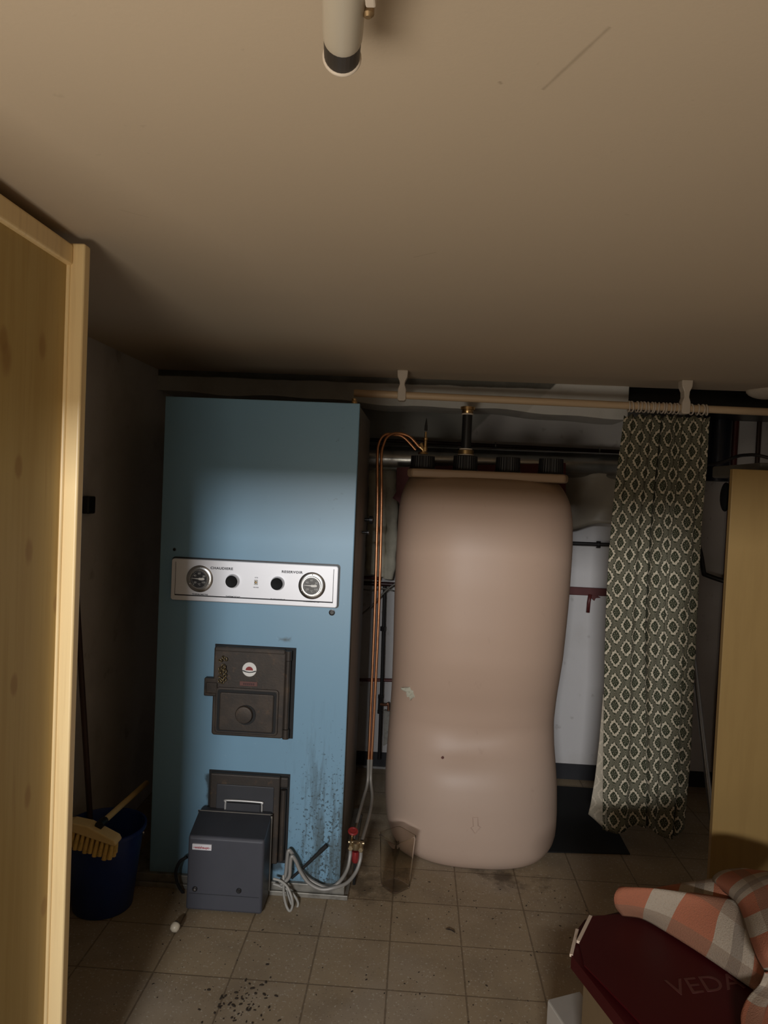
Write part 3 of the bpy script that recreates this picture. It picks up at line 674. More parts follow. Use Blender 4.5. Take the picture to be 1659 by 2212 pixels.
for v_ in b.verts:
    d = v_.co - p; k = 1 + .35 * math.sin(d.x * 240 + 1) * math.sin(d.z * 210) + .2 * math.sin(d.x * 500 + d.z * 430); v_.co = p + Vector((d.x * k, d.y * .4 * k, d.z * k * .95)) + Vector((-.018 if d.x < -.012 and d.z > .004 else 0, 0, .006 if d.x < -.012 else 0))
obj('putty_patch', b, PUTTY, t, shade=60, label='lump of grey green sealing putty')
# copper lines
G = 'copper oil lines between tank and boiler'
for i, (dx, fit, lab) in enumerate(((0, (898, 972), 'copper oil line, left of the pair rising beside the tank'), (1, (906, 966), 'copper oil line, right of the pair rising beside the tank'))):
    k = 9 * i; ex = 6 * i
    top = [at(fit[0], fit[1], 1.07), at(872 + ex * 2, 945 - 2 * i, 1.06), at(852 + ex, 936 + 3 * (1 - i), 1.05), at(832 + ex, 939 + 4 * i, 1.03), at(819 + k, 956 + 6 * i, 1.02), at(815 + k, 990, 1.01)]
    low = [at(815 + k, 1100, 1.0), at(810 + k, 1300, .99), at(802 + k * .9, 1500, .98), at(796 + k * .7, 1640, .97)]
    t2 = thing('copper_pipe', lab, 'pipe', tuple(low[-1]), G)
    b = bm_new(); tube(b, smooth(top + low, 8), .0062, 12); obj('copper_run', b, COPPER, t2, shade=60)
    e = [(796, 1640, .97), (794, 1690, .96), (785, 1725, .88), (774, 1765, .74), (763, 1812, .60)] if i == 0 else [(802.3, 1640, .97), (801, 1685, .965), (804, 1722, .90), (798, 1760, .78), (782, 1816, .60)]
    b = bm_new(); tube(b, smooth([at(*q) for q in e], 8), .0068, 12); obj('grey_tail', b, GREYPIPE, t2, shade=60, label='lower end painted grey')
b = bm_new()
poly = [at(877, 1006, 1.30), at(898, 1006, 1.30), at(898, 1130, 1.30), at(868, 1125, 1.30), at(862, 1085, 1.30), at(848, 1076, 1.30), at(857, 1062, 1.30), at(858, 1010, 1.30)]
prism(b, [Vector((p.x, 1.5, p.z)) for p in [at(u, v, 1.5) for u, v in ((857, 1010), (900, 1008), (1222, 1000), (1222, 1120), (868, 1125), (862, 1085), (848, 1076), (856, 1062))]], (0, .012, 0))
tag(obj('maroon_sheet', b, MAROON), 'maroon sheet standing behind the oil tank, edges just showing', 'sheet')

# ================================================================== curtain rod, brackets, curtain
ry = 1.0; ra, rb = at(765, 849, ry), at(1659, 890, ry); rd = (rb - ra).normalized(); rb2 = ra + rd * 2.25
b = bm_new(); tube(b, [ra, rb2], .0165, 20); tag(obj('curtain_rod', b, RODW, shade=40), 'long round pale wooden curtain rod under the ceiling', 'curtain rod')
def onrod(u): 
    return ra + rd * ((at(u, 850 + (u - 765) * .0458, ry) - ra).dot(rd))
for u, lab in ((868, 'ivory ceiling bracket holding the rod above the boiler side'), (1478, 'ivory ceiling bracket holding the rod above the curtain')):
    c = onrod(u); w = .0225
    b = bm_new()
    prof = [(-.024, ZC), (.024, ZC), (.022, ZC - .03), (.0125, ZC - .05), (.011, c.z + .045), (.018, c.z + .024), (.0185, c.z - .022), (.012, c.z - .027), (-.012, c.z - .027), (-.0185, c.z - .022), (-.018, c.z + .024), (-.011, c.z + .045), (-.0125, ZC - .05), (-.022, ZC - .03)]
    prism(b, [(c.x + px, ry - .026, pz) for px, pz in prof], (0, .052, 0)); o = obj('rod_bracket', b, IVORY, bevel=.004, seg=2); tag(o, lab, 'bracket', 'ivory rod brackets')
t = thing('curtain', 'narrow green and cream damask curtain gathered on the wooden rod', 'curtain', tuple(at(1400, 1800, ry)))
for i, u in enumerate((1358, 1364, 1376, 1383, 1391, 1400, 1408, 1413, 1422, 1431, 1438, 1446, 1455, 1462, 1493, 1507, 1517, 1526)):
    c = onrod(u) + Vector((0, 0, -.004)); b = bm_new(); torus(b, c, .0225, .0032, rd + Vector((0, .0, random.uniform(-.12, .12))) + Vector((0, random.uniform(-.2, .2), 0)), 28, 8); obj('curtain_ring', b, IVORY, t)
# fabric
NU, NV = 170, 90
Lp = [(898, 1349), (960, 1341), (1040, 1330), (1130, 1321), (1200, 1315), (1300, 1309), (1400, 1306), (1500, 1304), (1600, 1303), (1700, 1302), (1790, 1301)]
Rp = [(890, 1534), (920, 1530), (1000, 1526), (1130, 1514), (1250, 1508), (1400, 1501), (1500, 1496), (1640, 1490), (1800, 1476)]
b = bm_new(); uvl = b.loops.layers.uv.verify(); grid = []
def hem(s): return 1790 + 8 * math.sin(s * 9 + .5) * (1 if s < .6 else 0) + (18 * math.sin((s - .62) * 9) if s > .62 else 0)
def foldy(s, tt):
    a = .35 + .65 * tt
    y = .014 * math.sin(s * 2 * math.pi * 3.0 + .6) * a + .007 * math.sin(s * 2 * math.pi * 8.5 + 1 + 1.5 * tt) * (1.2 - tt * .8)
    for c0, w, dpt in ((.445 + .03 * tt - (.0 if tt < .5 else -.14 * (tt - .5)), .014, .034), (.86 + .02 * tt, .016, .034 * tt), (.63 + .05 * tt, .016, .02 * (1 - tt))):
        y += dpt * math.exp(-((s - c0) / w) ** 2)
    return y
for j in range(NV + 1):
    tt = j / NV; row = []; arc = 0; prev = None
    for i in range(NU + 1):
        s = i / NU; v = 897 + (s * 4) + tt * (hem(s) - 897); 
        if j == 0: v += 3 * math.sin(s * 60)
        l = lerp([(a, c) for a, c in Lp], v)[0]; r = lerp([(a, c) for a, c in Rp], v)[0]
        ss = s + .008 * math.sin(s * 2 * math.pi * 5 + tt * 2)
        p = at(l + (r - l) * ss, v, ry - .005); p.y += foldy(s, tt) - .004
        if prev is not None: arc += (Vector((p.x, p.y, 0)) - Vector((prev.x, prev.y, 0))).length
        prev = p; row.append((b.verts.new(p), arc, p.z))
    grid.append(row)
for j in range(NV):
    for i in range(NU):
        q = (grid[j][i], grid[j][i + 1], grid[j + 1][i + 1], grid[j + 1][i]); f = b.faces.new([a[0] for a in q]); f.smooth = True
        for l, a in zip(f.loops, q): l[uvl].uv = (a[1] * 1.0 + .11 * a[2] * 0, a[2])
obj('fabric', b, DAMASK, t, solid=.0015, norm=True)
b = bm_new(); uvl = b.loops.layers.uv.verify(); g2 = []
Ls = [(1500, 1303), (1600, 1296), (1680, 1288), (1740, 1279), (1762, 1274)]
for j in range(31):
    k = j / 30; row = []
    for i in range(13):
        s = i / 12; vb = 1765 + 27 * s; v = 1500 + (vb - 1500) * k; l = lerp(Ls, 1500 + 262 * k)[0]; r = 1308
        p = at(l + (r - l) * s, v, ry + .012); p.y += .010 * math.sin(s * math.pi) * k + .03 * (1 - s) * k - .012 * s
        row.append((b.verts.new(p), (s * .08 * k, p.z)))
    g2.append(row)
for j in range(30):
    for i in range(12):
        q = (g2[j][i], g2[j][i + 1], g2[j + 1][i + 1], g2[j + 1][i]); f = b.faces.new([a[0] for a in q]); f.smooth = True
        for l, a in zip(f.loops, q): l[uvl].uv = a[1]
obj('turned_edge', b, DAMBACK, t, solid=.0015, label='turned edge showing the pale reverse side')

# ================================================================== pipes and ducts on the back wall
def pipe(name, pts, r, mat, label, n=14, sm=True):
    b = bm_new(); tube(b, smooth(pts, 6) if (sm and len(pts) > 2) else pts, r, n); return b
def clampbm(b, c, r): torus(b, c, r + .003, .004, (1, 0, 0), 16, 6); box(b, (c.x - .006, c.y, c.z - r * .4), (c.x + .006, YB, c.z + r * .4))
# flue duct
p0, p1 = at(800, 985, 1.62), at(1345, 986, 1.62); zz = (p0.z + p1.z) / 2
t = thing('flue_duct', 'fat galvanised horizontal duct behind the oil tank caps', 'duct', (1.1, 1.62, p0.z))
b = bm_new(); tube(b, [Vector((.42, 1.62, p0.z - .008)), Vector((1.95, 1.62, p0.z - .002))], .068, 32); obj('duct_run', b, DUCT, t, shade=40)
for u in (866, 958): b = bm_new(); c = at(u, 985, 1.62); lathe(b, [(.0695, -.003), (.0695, .003)], (c.x, 1.62, p0.z - .006), (1, 0, 0), 32); obj('seam', b, DUCT, t, shade=40)
# thin dark pipe along the wall above the duct
t = thing('heating_pipe', 'thin dark pipe running along the wall just above the duct', 'pipe', tuple(at(1070, 965, 1.74)))
b = bm_new(); tube(b, [at(780, 949, 1.74), at(1070, 963, 1.74), at(1360, 977, 1.74)], .0105, 14); obj('pipe_run', b, plain('dark_red_pipe', (.035, .014, .013), .4, .1, .3), t, shade=40)
for u, v in ((1070, 962), (1294, 973)):
    b = bm_new(); c = at(u, v, 1.74); clampbm(b, c, .0105); tube(b, [c, c + Vector((0, 0, .018))], .004, 8); obj('clamp', b, STEEL, t)
# right of the tank
t = thing('gas_pipe', 'black pipe with a clamp on the white wall right of tank', 'pipe', tuple(at(1280, 1176, 1.80)))
b = bm_new(); tube(b, [at(1225, 1173, 1.80), at(1400, 1180, 1.80), at(1500, 1185, 1.80)], .0105, 14); obj('pipe_run', b, DARKPIPE, t, shade=40)
b = bm_new(); c = at(1293, 1176, 1.80); clampbm(b, c, .011); tube(b, [c + Vector((0, 0, -.018)), c + Vector((0, 0, .018))], .012, 10); obj('clamp', b, DARKPIPE, t)
t = thing('rail_bracket', 'maroon flat rail with a broken stub below, right of tank', 'rail', tuple(at(1280, 1278, 1.82)))
a, c = at(1225, 1268, 1.82), at(1330, 1288, 1.82); b = bm_new(); prism(b, [at(u, v, 1.82) for u, v in ((1215, 1267), (1312, 1272), (1312, 1288), (1215, 1284))], (0, .025, 0)); obj('rail', b, REDPIPE, t, bevel=.003)
b = bm_new(); tube(b, [at(1275, 1284, 1.815), at(1272, 1300, 1.815), at(1270, 1323, 1.815)], .010, 12); prism(b, [at(u, v, 1.818) for u, v in ((1270, 1286), (1290, 1286), (1298, 1291), (1287, 1292), (1284, 1298), (1278, 1293))], (0, .02, 0)); obj('stub', b, REDPIPE, t)
# film / insulation hanging right of the tank
b = bm_new(); cols = []
for i in range(13):
    s = i / 12; col = []
    for j in range(17):
        k = j / 16; u = 1215 + 150 * s; v = 1000 + k * (1142 - 1000 - 14 * s) + 4 * math.sin(s * 9) * k
        p = at(u, v, 1.60); p.y += .02 * math.sin(s * 7 + k * 5) + .03 * abs(s - .35 - .4 * k) - .02 * math.exp(-((k - .18) / .05) ** 2); col.append(b.verts.new(p))
    cols.append(col)
for i in range(12):
    for j in range(16): b.faces.new((cols[i][j], cols[i + 1][j], cols[i + 1][j + 1], cols[i][j + 1]))
tag(obj('plastic_film', b, FILM, shade=80, solid=.004), 'creased beige plastic film hanging from the duct, right of tank', 'plastic film')
# left of the tank: upright pipe with valve, cross pipes, insulation
t = thing('riser_pipe', 'dark upright pipe with small valve between boiler and tank', 'pipe', tuple(at(820, 1620, 1.78)))
b = bm_new(); tube(b, [at(831, 1262, 1.78), at(826, 1440, 1.78), at(819, 1640, 1.78)], .0095, 14); obj('pipe_run', b, DARKPIPE, t, shade=40)
b = bm_new(); lathe(b, [(.015, -.012), (.015, .012)], at(827, 1358, 1.78), (0, 0, 1), 8); obj('joint', b, DARKPIPE, t, shade=35)
b = bm_new(); lathe(b, [(.015, -.052), (.015, -.034), (.0135, -.032), (.0135, .032), (.015, .034), (.015, .052)], at(821.5, 1521, 1.78), (0, 0, 1), 10); obj('valve_body', b, DARKPIPE, t, shade=35)
b = bm_new(); c = at(822, 1521, 1.77); tube(b, smooth([c, c + Vector((.03, -.01, 0)), c + Vector((.042, -.012, .008)), c + Vector((.046, -.012, -.03))], 5), .0075, 10); obj('tap', b, plain('red_brass', (.32, .14, .08), .4, .7, .3), t, shade=40)
def hpipe(name, u0, v0, u1, v1, r, mat, label, Y=1.76):
    b = bm_new(); tube(b, [at(u0, v0, Y), at(u1, v1, Y)], r, 14); return tag(obj(name, b, mat, shade=40), label, 'pipe')
hpipe('return_pipe', 735, 1245, 823, 1249, .009, REDPIPE, 'maroon cross pipe, upper of two behind the copper lines')
hpipe('return_pipe', 735, 1257, 880, 1264, .012, plain('dark_maroon', (.04, .012, .012), .4, .1, .3), 'dark maroon cross pipe, thicker lower of two meeting the upright pipe')
hpipe('return_pipe', 740, 1468, 880, 1470, .009, REDPIPE, 'maroon cross pipe at half height of the upright pipe', 1.80)
cable('grey_wire', [at(775, 1332, 1.74), at(800, 1312, 1.73), at(820, 1290, 1.73), at(838, 1272, 1.73), at(858, 1258, 1.74)], .0055, GREYPIPE, 'thick grey wire sagging across the dark upright pipe', 'cable')
cable('grey_wire', [at(775, 1271, 1.74), at(800, 1275, 1.74), at(825, 1271, 1.74), at(850, 1276, 1.74)], .004, GREYPIPE, 'thin grey wire just below the dark cross pipe', 'cable')
t = thing('pipe_insulation', 'yellowed rolls of pipe insulation hanging behind the copper lines', 'insulation', tuple(at(825, 1250, 1.7)))
for (pts, r) in ((((812, 1010), (808, 1100), (803, 1190), (806, 1240)), .040), (((842, 1008), (846, 1100), (843, 1180), (838, 1250)), .036), (((828, 1012), (826, 1120), (824, 1245)), .03)):
    b = bm_new(); tube(b, smooth([at(u, v, 1.70) + Vector((.006 * math.sin(v * .06), 0, 0)) for u, v in pts], 6), [r * (.9 + .12 * math.sin(i * 1.3)) for i in range(6 * (len(pts) - 1) + 1)], 16); obj('roll', b, FOAM, t, shade=60)
b = bm_new(); prism(b, [at(u, v, 1.79) for u, v in ((829, 1535), (842, 1538), (838, 1606), (828, 1612))], (0, .03, 0)); tag(obj('foam_scrap', b, plain('pale_foam', (.35, .33, .29), .9, 0, .6, 60), bevel=.004), 'crumbling pale foam strip beside the foot of the upright pipe', 'foam strip')

# ---------------- right rear corner
b = bm_new(); box(b, (1.76, 1.34, 2.02), (2.72, 1.68, 2.16)); tag(obj('black_duct', b, plain('matt_black_duct', (.012, .012, .012), .35, .2, .2), bevel=.006), 'black rectangular duct under the ceiling behind the curtain rod', 'duct')
c = at(1556, 890, 1.70); b = bm_new(); tube(b, [Vector((c.x, 1.70, at(1550, 1040, 1.7).z)), Vector((c.x, 1.70, 2.02))], .062, 28); tag(obj('flue_pipe', b, NAVY, shade=40), 'dark navy upright flue pipe behind the right end of rod', 'flue')
c = at(1588, 930, 1.832); b = bm_new(); tube(b, [Vector((c.x, 1.832, 2.3)), Vector((c.x, 1.832, .0))], .018, 16); tag(obj('maroon_pipe', b, REDPIPE, shade=40), 'maroon upright pipe beside the navy flue', 'pipe')
c = at(1640, 920, 1.836)
b = bm_new(); tube(b, [Vector((c.x, 1.836, 2.4)), Vector((c.x, 1.836, 0))], .0125, 14)
tag(obj('brown_pipe', b, plain('brown_pipe', (.05, .025, .015), .45, .1, .2), shade=40), 'brown upright pipe above the pale wardrobe side', 'pipe')
cable('black_hose', [at(1518, 1000, 1.3), at(1535, 1003, 1.25), at(1560, 998, 1.2), at(1592, 986, 1.15), at(1612, 983, 1.1), at(1640, 984, 1.05), at(1700, 1000, 1.0)], .0075, DARKPIPE, 'dark hose bowed over the top of the pale wardrobe side', 'hose')
cable('black_wall_pipe', [at(1495, 1130, 1.78), at(1513, 1195, 1.78), at(1520, 1236, 1.78), at(1526, 1242, 1.78), at(1570, 1257, 1.74), at(1640, 1275, 1.7)], .013, DARKPIPE, 'black bent pipe on the grey wall right of curtain', 'pipe', n=12, s=5)
b = bm_new(); pts = [at(1491, 1352, 1.25), at(1504, 1520, 1.18), at(1525, 1690, 1.08), at(1540, 1800, 1.0)]; pe = atz(1547, 1845, 0.0)
q0, q1 = at(1489, 1340, 1.30), Vector(pe); tube(b, [q0, q1], .0125, 16)
tag(obj('metal_tube', b, STEEL, shade=40), 'dull metal tube leaning behind the curtain, right side', 'tube')
# plaster lump at the ceiling, top right
b = bm_new(); c = at(1668, 828, 1.15); bmesh.ops.create_icosphere(b, subdivisions=3, radius=.085, matrix=Matrix.Translation((c.x, 1.18, ZC)))
for v_ in b.verts: v_.co.z = ZC + (v_.co.z - ZC) * .5 if v_.co.z < ZC else ZC + (v_.co.z - ZC) * .1; v_.co.x += .012 * math.sin(v_.co.y * 40)
tag(obj('plaster_lump', b, plain('pale_plaster', (.6, .52, .42), .9), shade=60), 'pale plaster lump bulging from the ceiling edge at far right', 'plaster')

# ================================================================== pale wardrobe side at right
py = -.05; pa = at(1583, 1015, py)
t = thing('beech_cabinet', 'plain beech veneer cabinet side at the right edge', 'cabinet', (1.98, .2, 0))
b = bm_new(); box(b, (pa.x, py, .0), (2.35, py + .02, pa.z + .003)); obj('side_panel', b, BEECH, t, bevel=.0015)
b = bm_new(); box(b, (pa.x + .22, py + .02, 0), (2.35, py + .42, pa.z - .012)); obj('carcass', b, BEECH, t)
b = bm_new(); c = at(1630, 1000, .2); box(b, (pa.x + .10, .0, pa.z - .0115), (2.3, .36, pa.z + .028)); tag(obj('dark_tray', b, plain('dark_tray', (.055, .052, .042), .6), bevel=.006), 'flat dark tray lying on top of the beech cabinet', 'tray')
b = bm_new(); c = at(1574, 1048, .30); bmesh.ops.create_icosphere(b, subdivisions=3, radius=.05, matrix=Matrix.Translation((pa.x + .012, .02, 1.60)) @ Matrix.Diagonal((.30, .4, .9, 1)))
tag(obj('black_bag', b, plain('black_cloth', (.004, .004, .004), .95, 0, 0, spec=.05), shade=60), 'small black pouch hanging behind the beech cabinet edge', 'pouch')

# ================================================================== floor mat
p = [atz(1195, 1843, .004), atz(1362, 1846, .004)]; b = bm_new()
prism(b, [(p[0].x - .12, p[0].y, 0), (p[1].x, p[1].y + .005, 0), (p[1].x + .015, 1.72, 0), (p[0].x - .12, 1.72, 0)], (0, 0, .006))
tag(obj('floor_mat', b, MATM, bevel=.002), 'black rubber mat on the floor right of the tank', 'mat')

# ================================================================== bucket, brooms, switch on the left
bc = Vector((-.318, .345, 0)); R0, R1, H = .105, .14, .30
t = thing('bucket', 'dark blue plastic bucket on the floor left of the boiler', 'bucket', tuple(bc))
b = bm_new(); lathe(b, [(R0 - .004, 0), (R0, .004), (R1 - .004, H - .015), (R1 + .006, H - .012), (R1 + .007, H), (R1, H + .001), (R1 - .004, H - .01), (R0 - .004, .008), (.002, .007)], bc, (0, 0, 1), 48); obj('pail', b, BUCKET, t, shade=40)
b = bm_new(); tube(b, smooth([bc + Vector((R1 + .004, 0, H - .02)), bc + Vector((R1 * .8, .06, H - .06)), bc + Vector((0, .14, H - .11)), bc + Vector((-R1 * .8, .06, H - .06)), bc + Vector((-R1 - .004, 0, H - .02))], 6), .003, 8); obj('bail_handle', b, STEEL, t)
# yellow broom lying across the bucket
t = thing('yellow_broom', 'yellow broom lying head up across the blue bucket', 'broom', tuple(at(210, 1815, .27)))
hy = .18; A, B_, Cc, D = at(140, 1772, hy), at(258, 1811, hy), at(245, 1855, hy), at(130, 1827, hy)
ux = (B_ - A).normalized(); uz = (A - D).normalized(); n_ = ux.cross(uz).normalized();  n_ = n_ if n_.y < 0 else -n_
W_, Hh = (B_ - A).length, .062
b = bm_new()
top = [A - uz * .004, A + uz * .012 + ux * W_ * .15, A + uz * .018 + ux * W_ * .45, A + ux * W_ * .95 + uz * .0, B_ - uz * .012, B_ - uz * .02 - ux * .004, A - uz * .018]
prism(b, [p - n_ * .03 for p in top], n_ * .055); obj('broom_block', b, YWOOD, t, bevel=.005)
b = bm_new(); nb = 11
for r in range(3):
    for k in range(nb):
        s = (k + .5 + .25 * (r % 2)) / nb; base = A + ux * W_ * s * .97 - uz * .016 + n_ * (.016 - .018 * r); tip = base - uz * (.056 + .004 * math.sin(k * 3)) + n_ * (.006 - .006 * r)
        tube(b, [base, (base + tip) / 2, tip], [.0055, .0075, .0085], 7)
obj('bristles', b, YBRIS, t, shade=50)
b = bm_new(); h0 = at(222, 1776, .215); h1 = at(300, 1706, .62); tube(b, [h0 - (h1 - h0) * .02, h1 + (h1 - h0) * .25], .011, 12); obj('broom_handle', b, YWOOD, t, shade=50)
b = bm_new(); tube(b, [h0 - (h1 - h0) * .09, h0 + (h1 - h0) * .04], .0145, 12); obj('socket', b, BLACK, t, shade=50)
# dark broom against the wall
t = thing('dark_broom', 'thin dark broomstick leaning against the left wall', 'broom', (-.42, .30, 0))
a, c = at(168, 1330, .42), at(196, 1790, .42); dd = (c - a).normalized(); a2 = a - dd * .1
b = bm_new(); tube(b, [a2, c], .0105, 12); obj('broomstick', b, DSTICK, t, shade=50)
b = bm_new(); c2 = c + dd * .04; bmesh.ops.create_icosphere(b, subdivisions=3, radius=.05, matrix=Matrix.Translation((c2.x - .0, c2.y - .03, c2.z)) @ Matrix.Diagonal((.9, .6, 1.0, 1))); obj('brush_head', b, BBRIS, t, shade=60)
b = bm_new(); p = at(180, 1090, .3); p.x = XL; q = None
d = ray(190, 1090); k = (XL - CAM.x) / d.x; wp = CAM + d * k
box(b, (XL, wp.y - .055, wp.z - .034), (XL + .03, wp.y + .004, wp.z + .034)); tag(obj('wall_switch', b, BLACK, bevel=.006), 'black switch box on the left wall beside the wardrobe', 'switch')

# ================================================================== clear tub
tl, trr, bl, br_, bfr = atz(820, 1917, 0), atz(885, 1903, 0), None, None, atz(853, 1932, 0)
t = thing('clear_tub', 'empty clear plastic tub on the floor at tank corner', 'tub', (.757, .62, 0))
def sq(cx, cy, r, z, rot, n=6, rc=.018):
    pts = []
    for qx, qy, a in ((1, 1, 0), (-1, 1, 90), (-1, -1, 180), (1, -1, 270)):
        for k in range(n + 1):
            t_ = math.radians(a + 90 * k / n); x_, y_ = qx * (r - rc) + rc * math.cos(t_), qy * (r - rc) + rc * math.sin(t_)
            pts.append((cx + x_ * math.cos(rot) - y_ * math.sin(rot), cy + x_ * math.sin(rot) + y_ * math.cos(rot), z))
    return pts
b = bm_new(); cx, cy, rot = .757, .608, math.radians(42)
levels = [(.040, .002), (.046, 0.0), (.0475, .01), (.0555, .20), (.0575, .202), (.0575, .208), (.0545, .208), (.0455, .012), (.040, .004)]
rr = [[b.verts.new(p) for p in sq(cx, cy, r, z, rot)] for r, z in levels]
for r0, r1 in zip(rr, rr[1:]):
    m = len(r0)
    for i in range(m): b.faces.new((r0[i], r0[(i + 1) % m], r1[(i + 1) % m], r1[i]))
b.faces.new(rr[0][::-1]); b.faces.new(rr[-1]); obj('tub_wall', b, CLEAR, t, shade=50)

# ================================================================== small floor things
c = atz(373, 2016, 0); b = bm_new(); lathe(b, [(.004, 0), (.013, .004), (.0165, .014), (.0155, .024), (.010, .031), (.004, .033)], c + Vector((0, 0, .0145)) - Vector((-.004, .014, 0)), (.25, .8, .55), 20)
t = thing('ceramic_knob', 'little pale round knob lying on the floor in front of burner', 'knob', tuple(c)); obj('knob_body', b, PEB, t, shade=50)
b = bm_new(); lathe(b, [(.0135, .0235), (.0105, .0335), (.003, .0345)], c + Vector((0, 0, .0145)) - Vector((-.004, .014, 0)), (.25, .8, .55), 16); obj('dark_end', b, DEBRIS, t, shade=50)
b = bm_new()
for k in range(420):
    if k < 90: x_, y_ = .31 + random.gauss(0, .05), -.12 + random.gauss(0, .075)
    elif k < 200: x_, y_ = random.uniform(.6, 1.5), random.gauss(.62, .13)
    else: x_, y_ = random.uniform(-.1, 1.4), random.uniform(-.35, .6)
    if (x_ < .62 and y_ > (.30 if -.03 < x_ < .30 else .46)) or y_ > .70: continue
    s = random.uniform(.0012, .0036) * (1.25 if k < 90 else .75); a = random.uniform(0, math.pi)
    m_ = Matrix.Translation((x_, y_, s * .3)) @ Matrix.Rotation(a, 4, 'Z') @ Matrix.Diagonal((random.uniform(1, 2.4), 1, .45, 1)); bmesh.ops.create_icosphere(b, subdivisions=1, radius=s, matrix=m_)
o = obj('floor_debris', b, DEBRIS); tag(o, 'scattered dark crumbs and grit on the tiled floor', 'debris'); o['kind'] = 'stuff'
b = bm_new(); c = atz(972, 2013, 0); prism(b, [c + Vector((x_, y_, .004 + z_)) for x_, y_, z_ in ((-.016, .008, 0), (-.004, .007, .004), (.014, -.004, .003), (.018, -.012, 0), (.004, -.005, .004), (-.010, .002, .002))], (0, 0, .0015))
tag(obj('dry_leaf', b, DEBRIS), 'single dark dry leaf sliver on the tile before the tank', 'leaf')

# ================================================================== ceiling tube lamp
t = thing('tube_lamp', 'unlit ceiling tube lamp with opal cover overhead', 'ceiling lamp', (.68, -1.6, ZC))
e = atz(740, 82, 2.035); e2 = atz(752, -260, 2.035); dd = Vector((e2.x - e.x, e2.y - e.y, 0)).normalized(); L = 1.2
b = bm_new(); n = 28; R = .0205
outer = []
for (s, r) in ((0.0, R * .96), (.004, R * .99), (.012, R), (L - .02, R), (L, R * .9)): outer.append((r, s))
inner = [(R * .8, L - .02), (R * .88, .04), (R * .72, .0005)]
lathe(b, outer, e, dd, n); tb = obj('opal_cover', b, OPAL, t, shade=50)
b = bm_new(); lathe(b, [(R * .60, -.034), (R * .93, -.030), (R * .95, .002), (R * .5, .012)], e, dd, n); obj('end_cap', b, plain('dark_end_cap', (.05, .042, .036), .5), t, label='dark end of the tube')
b = bm_new(); torus(b, e - dd * .033, R * .90, .0026, dd, 28, 8); obj('end_rim', b, IVORY, t, label='bright rim around the tube end')
b = bm_new(); cx_ = e + dd * .62 + Vector((.012, 0, 0)); side = Vector((-dd.y, dd.x, 0)); s0 = e + dd * .06
poly = [s0 - side * .020, s0 + side * .020, s0 + dd * 1.12 + side * .020, s0 + dd * 1.12 - side * .020]
prism(b, [p + Vector((.0, 0, .045)) for p in poly], (0, 0, ZC - .0005 - e.z - .045)); obj('lamp_rail', b, OPAL, t, bevel=.004)
sx = side if side.x > 0 else -side
for s in (.075, .62):
    b = bm_new(); q = e + dd * s + sx * (R + .004); box(b, q + Vector((-.005, -.007, -.012)), q + Vector((.005, .007, .05))); obj('clip', b, IVORY, t, bevel=.002, label='ivory retaining clip')
b = bm_new(); q = e + dd * .05 + sx * (R + .003); lathe(b, [(.006, -.008), (.006, .006), (.003, .009)], q, (0, 0, -1), 12); obj('clip_screw', b, plain('dull_brass', (.3, .2, .1), .5, .6, .3), t, shade=40)

# ================================================================== boxes and blanket, lower right
t = thing('brown_carton', 'brown cardboard carton under the red box, lower right', 'box', (1.45, -.9, 0))
zb = .565; cc = [atz(1256, 2150, zb), atz(1300, 2206, zb)]
b = bm_new(); bx = at(1257, 2180, -.60).x; box(b, (bx, -1.20, 0), (1.80, -.60, zb)); obj('carton_body', b, BROWNCARD, t, bevel=.003)
b = bm_new(); box(b, (bx - .001, -.93, .3), (bx + .001, -.88, zb)); obj('tape', b, CARD, t)
# white box
t = thing('white_carton', 'small white cardboard box on the floor at bottom edge', 'box', (1.12, -.75, 0))
zw = .28; P1, P2 = atz(1182, 2160, zw), atz(1252, 2142, zw)
dx = (P2 - P1); dx.z = 0; dn = Vector((dx.y, -dx.x, 0)); dn.normalize(); dn = dn if dn.y < 0 else -dn
pq = atz(1216, 2212, zw); ed = (pq - P1); ed.z = 0; ed.normalize()
L_ = min((P1.y + .595) / -ed.y, (P2.y + .595) / -ed.y) - .004; P4 = P1 + ed * L_; P3 = P2 + ed * L_
b = bm_new(); prism(b, [(p.x, p.y, 0) for p in (P1, P2, P3, P4)], (0, 0, zw)); obj('carton_body', b, WHITECARD, t, bevel=.004)
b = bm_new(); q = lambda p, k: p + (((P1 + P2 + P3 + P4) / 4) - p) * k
prism(b, [Vector((q(p, .03).x, q(p, .03).y, zw)) for p in (P1, P2, P3, P4)], (0, 0, .003)); obj('shaded_top', b, plain('white_card_shaded', (.30, .27, .235), .75, 0, .1), t, bevel=.001)  # box top in a darker copy of the card, its shade put into the colour
# red carton
zr = .605
t = thing('red_carton', 'dark red printed carton on the stack, lower right', 'box', (1.45, -.9, zb))
Q = [atz(u, v, zr) for u, v in ((1276, 1979), (1347, 1974))] + [Vector((1.86, -.50, zr)), Vector((1.80, -1.30, zr)), Vector((1.40, -1.30, zr))]
low = [atz(u, v, zr) for u, v in ((1400, 2260), (1262, 2080), (1250, 2032))]
polyL = Q[:2] + [Q[2], Q[3], atz(1462, 2290, zr), atz(1262, 2083, zr), atz(1251, 2034, zr)]
b = bm_new(); prism(b, [p - Vector((0, 0, .004)) for p in polyL], (0, 0, .004)); lid = obj('lid', b, REDCARD, t)
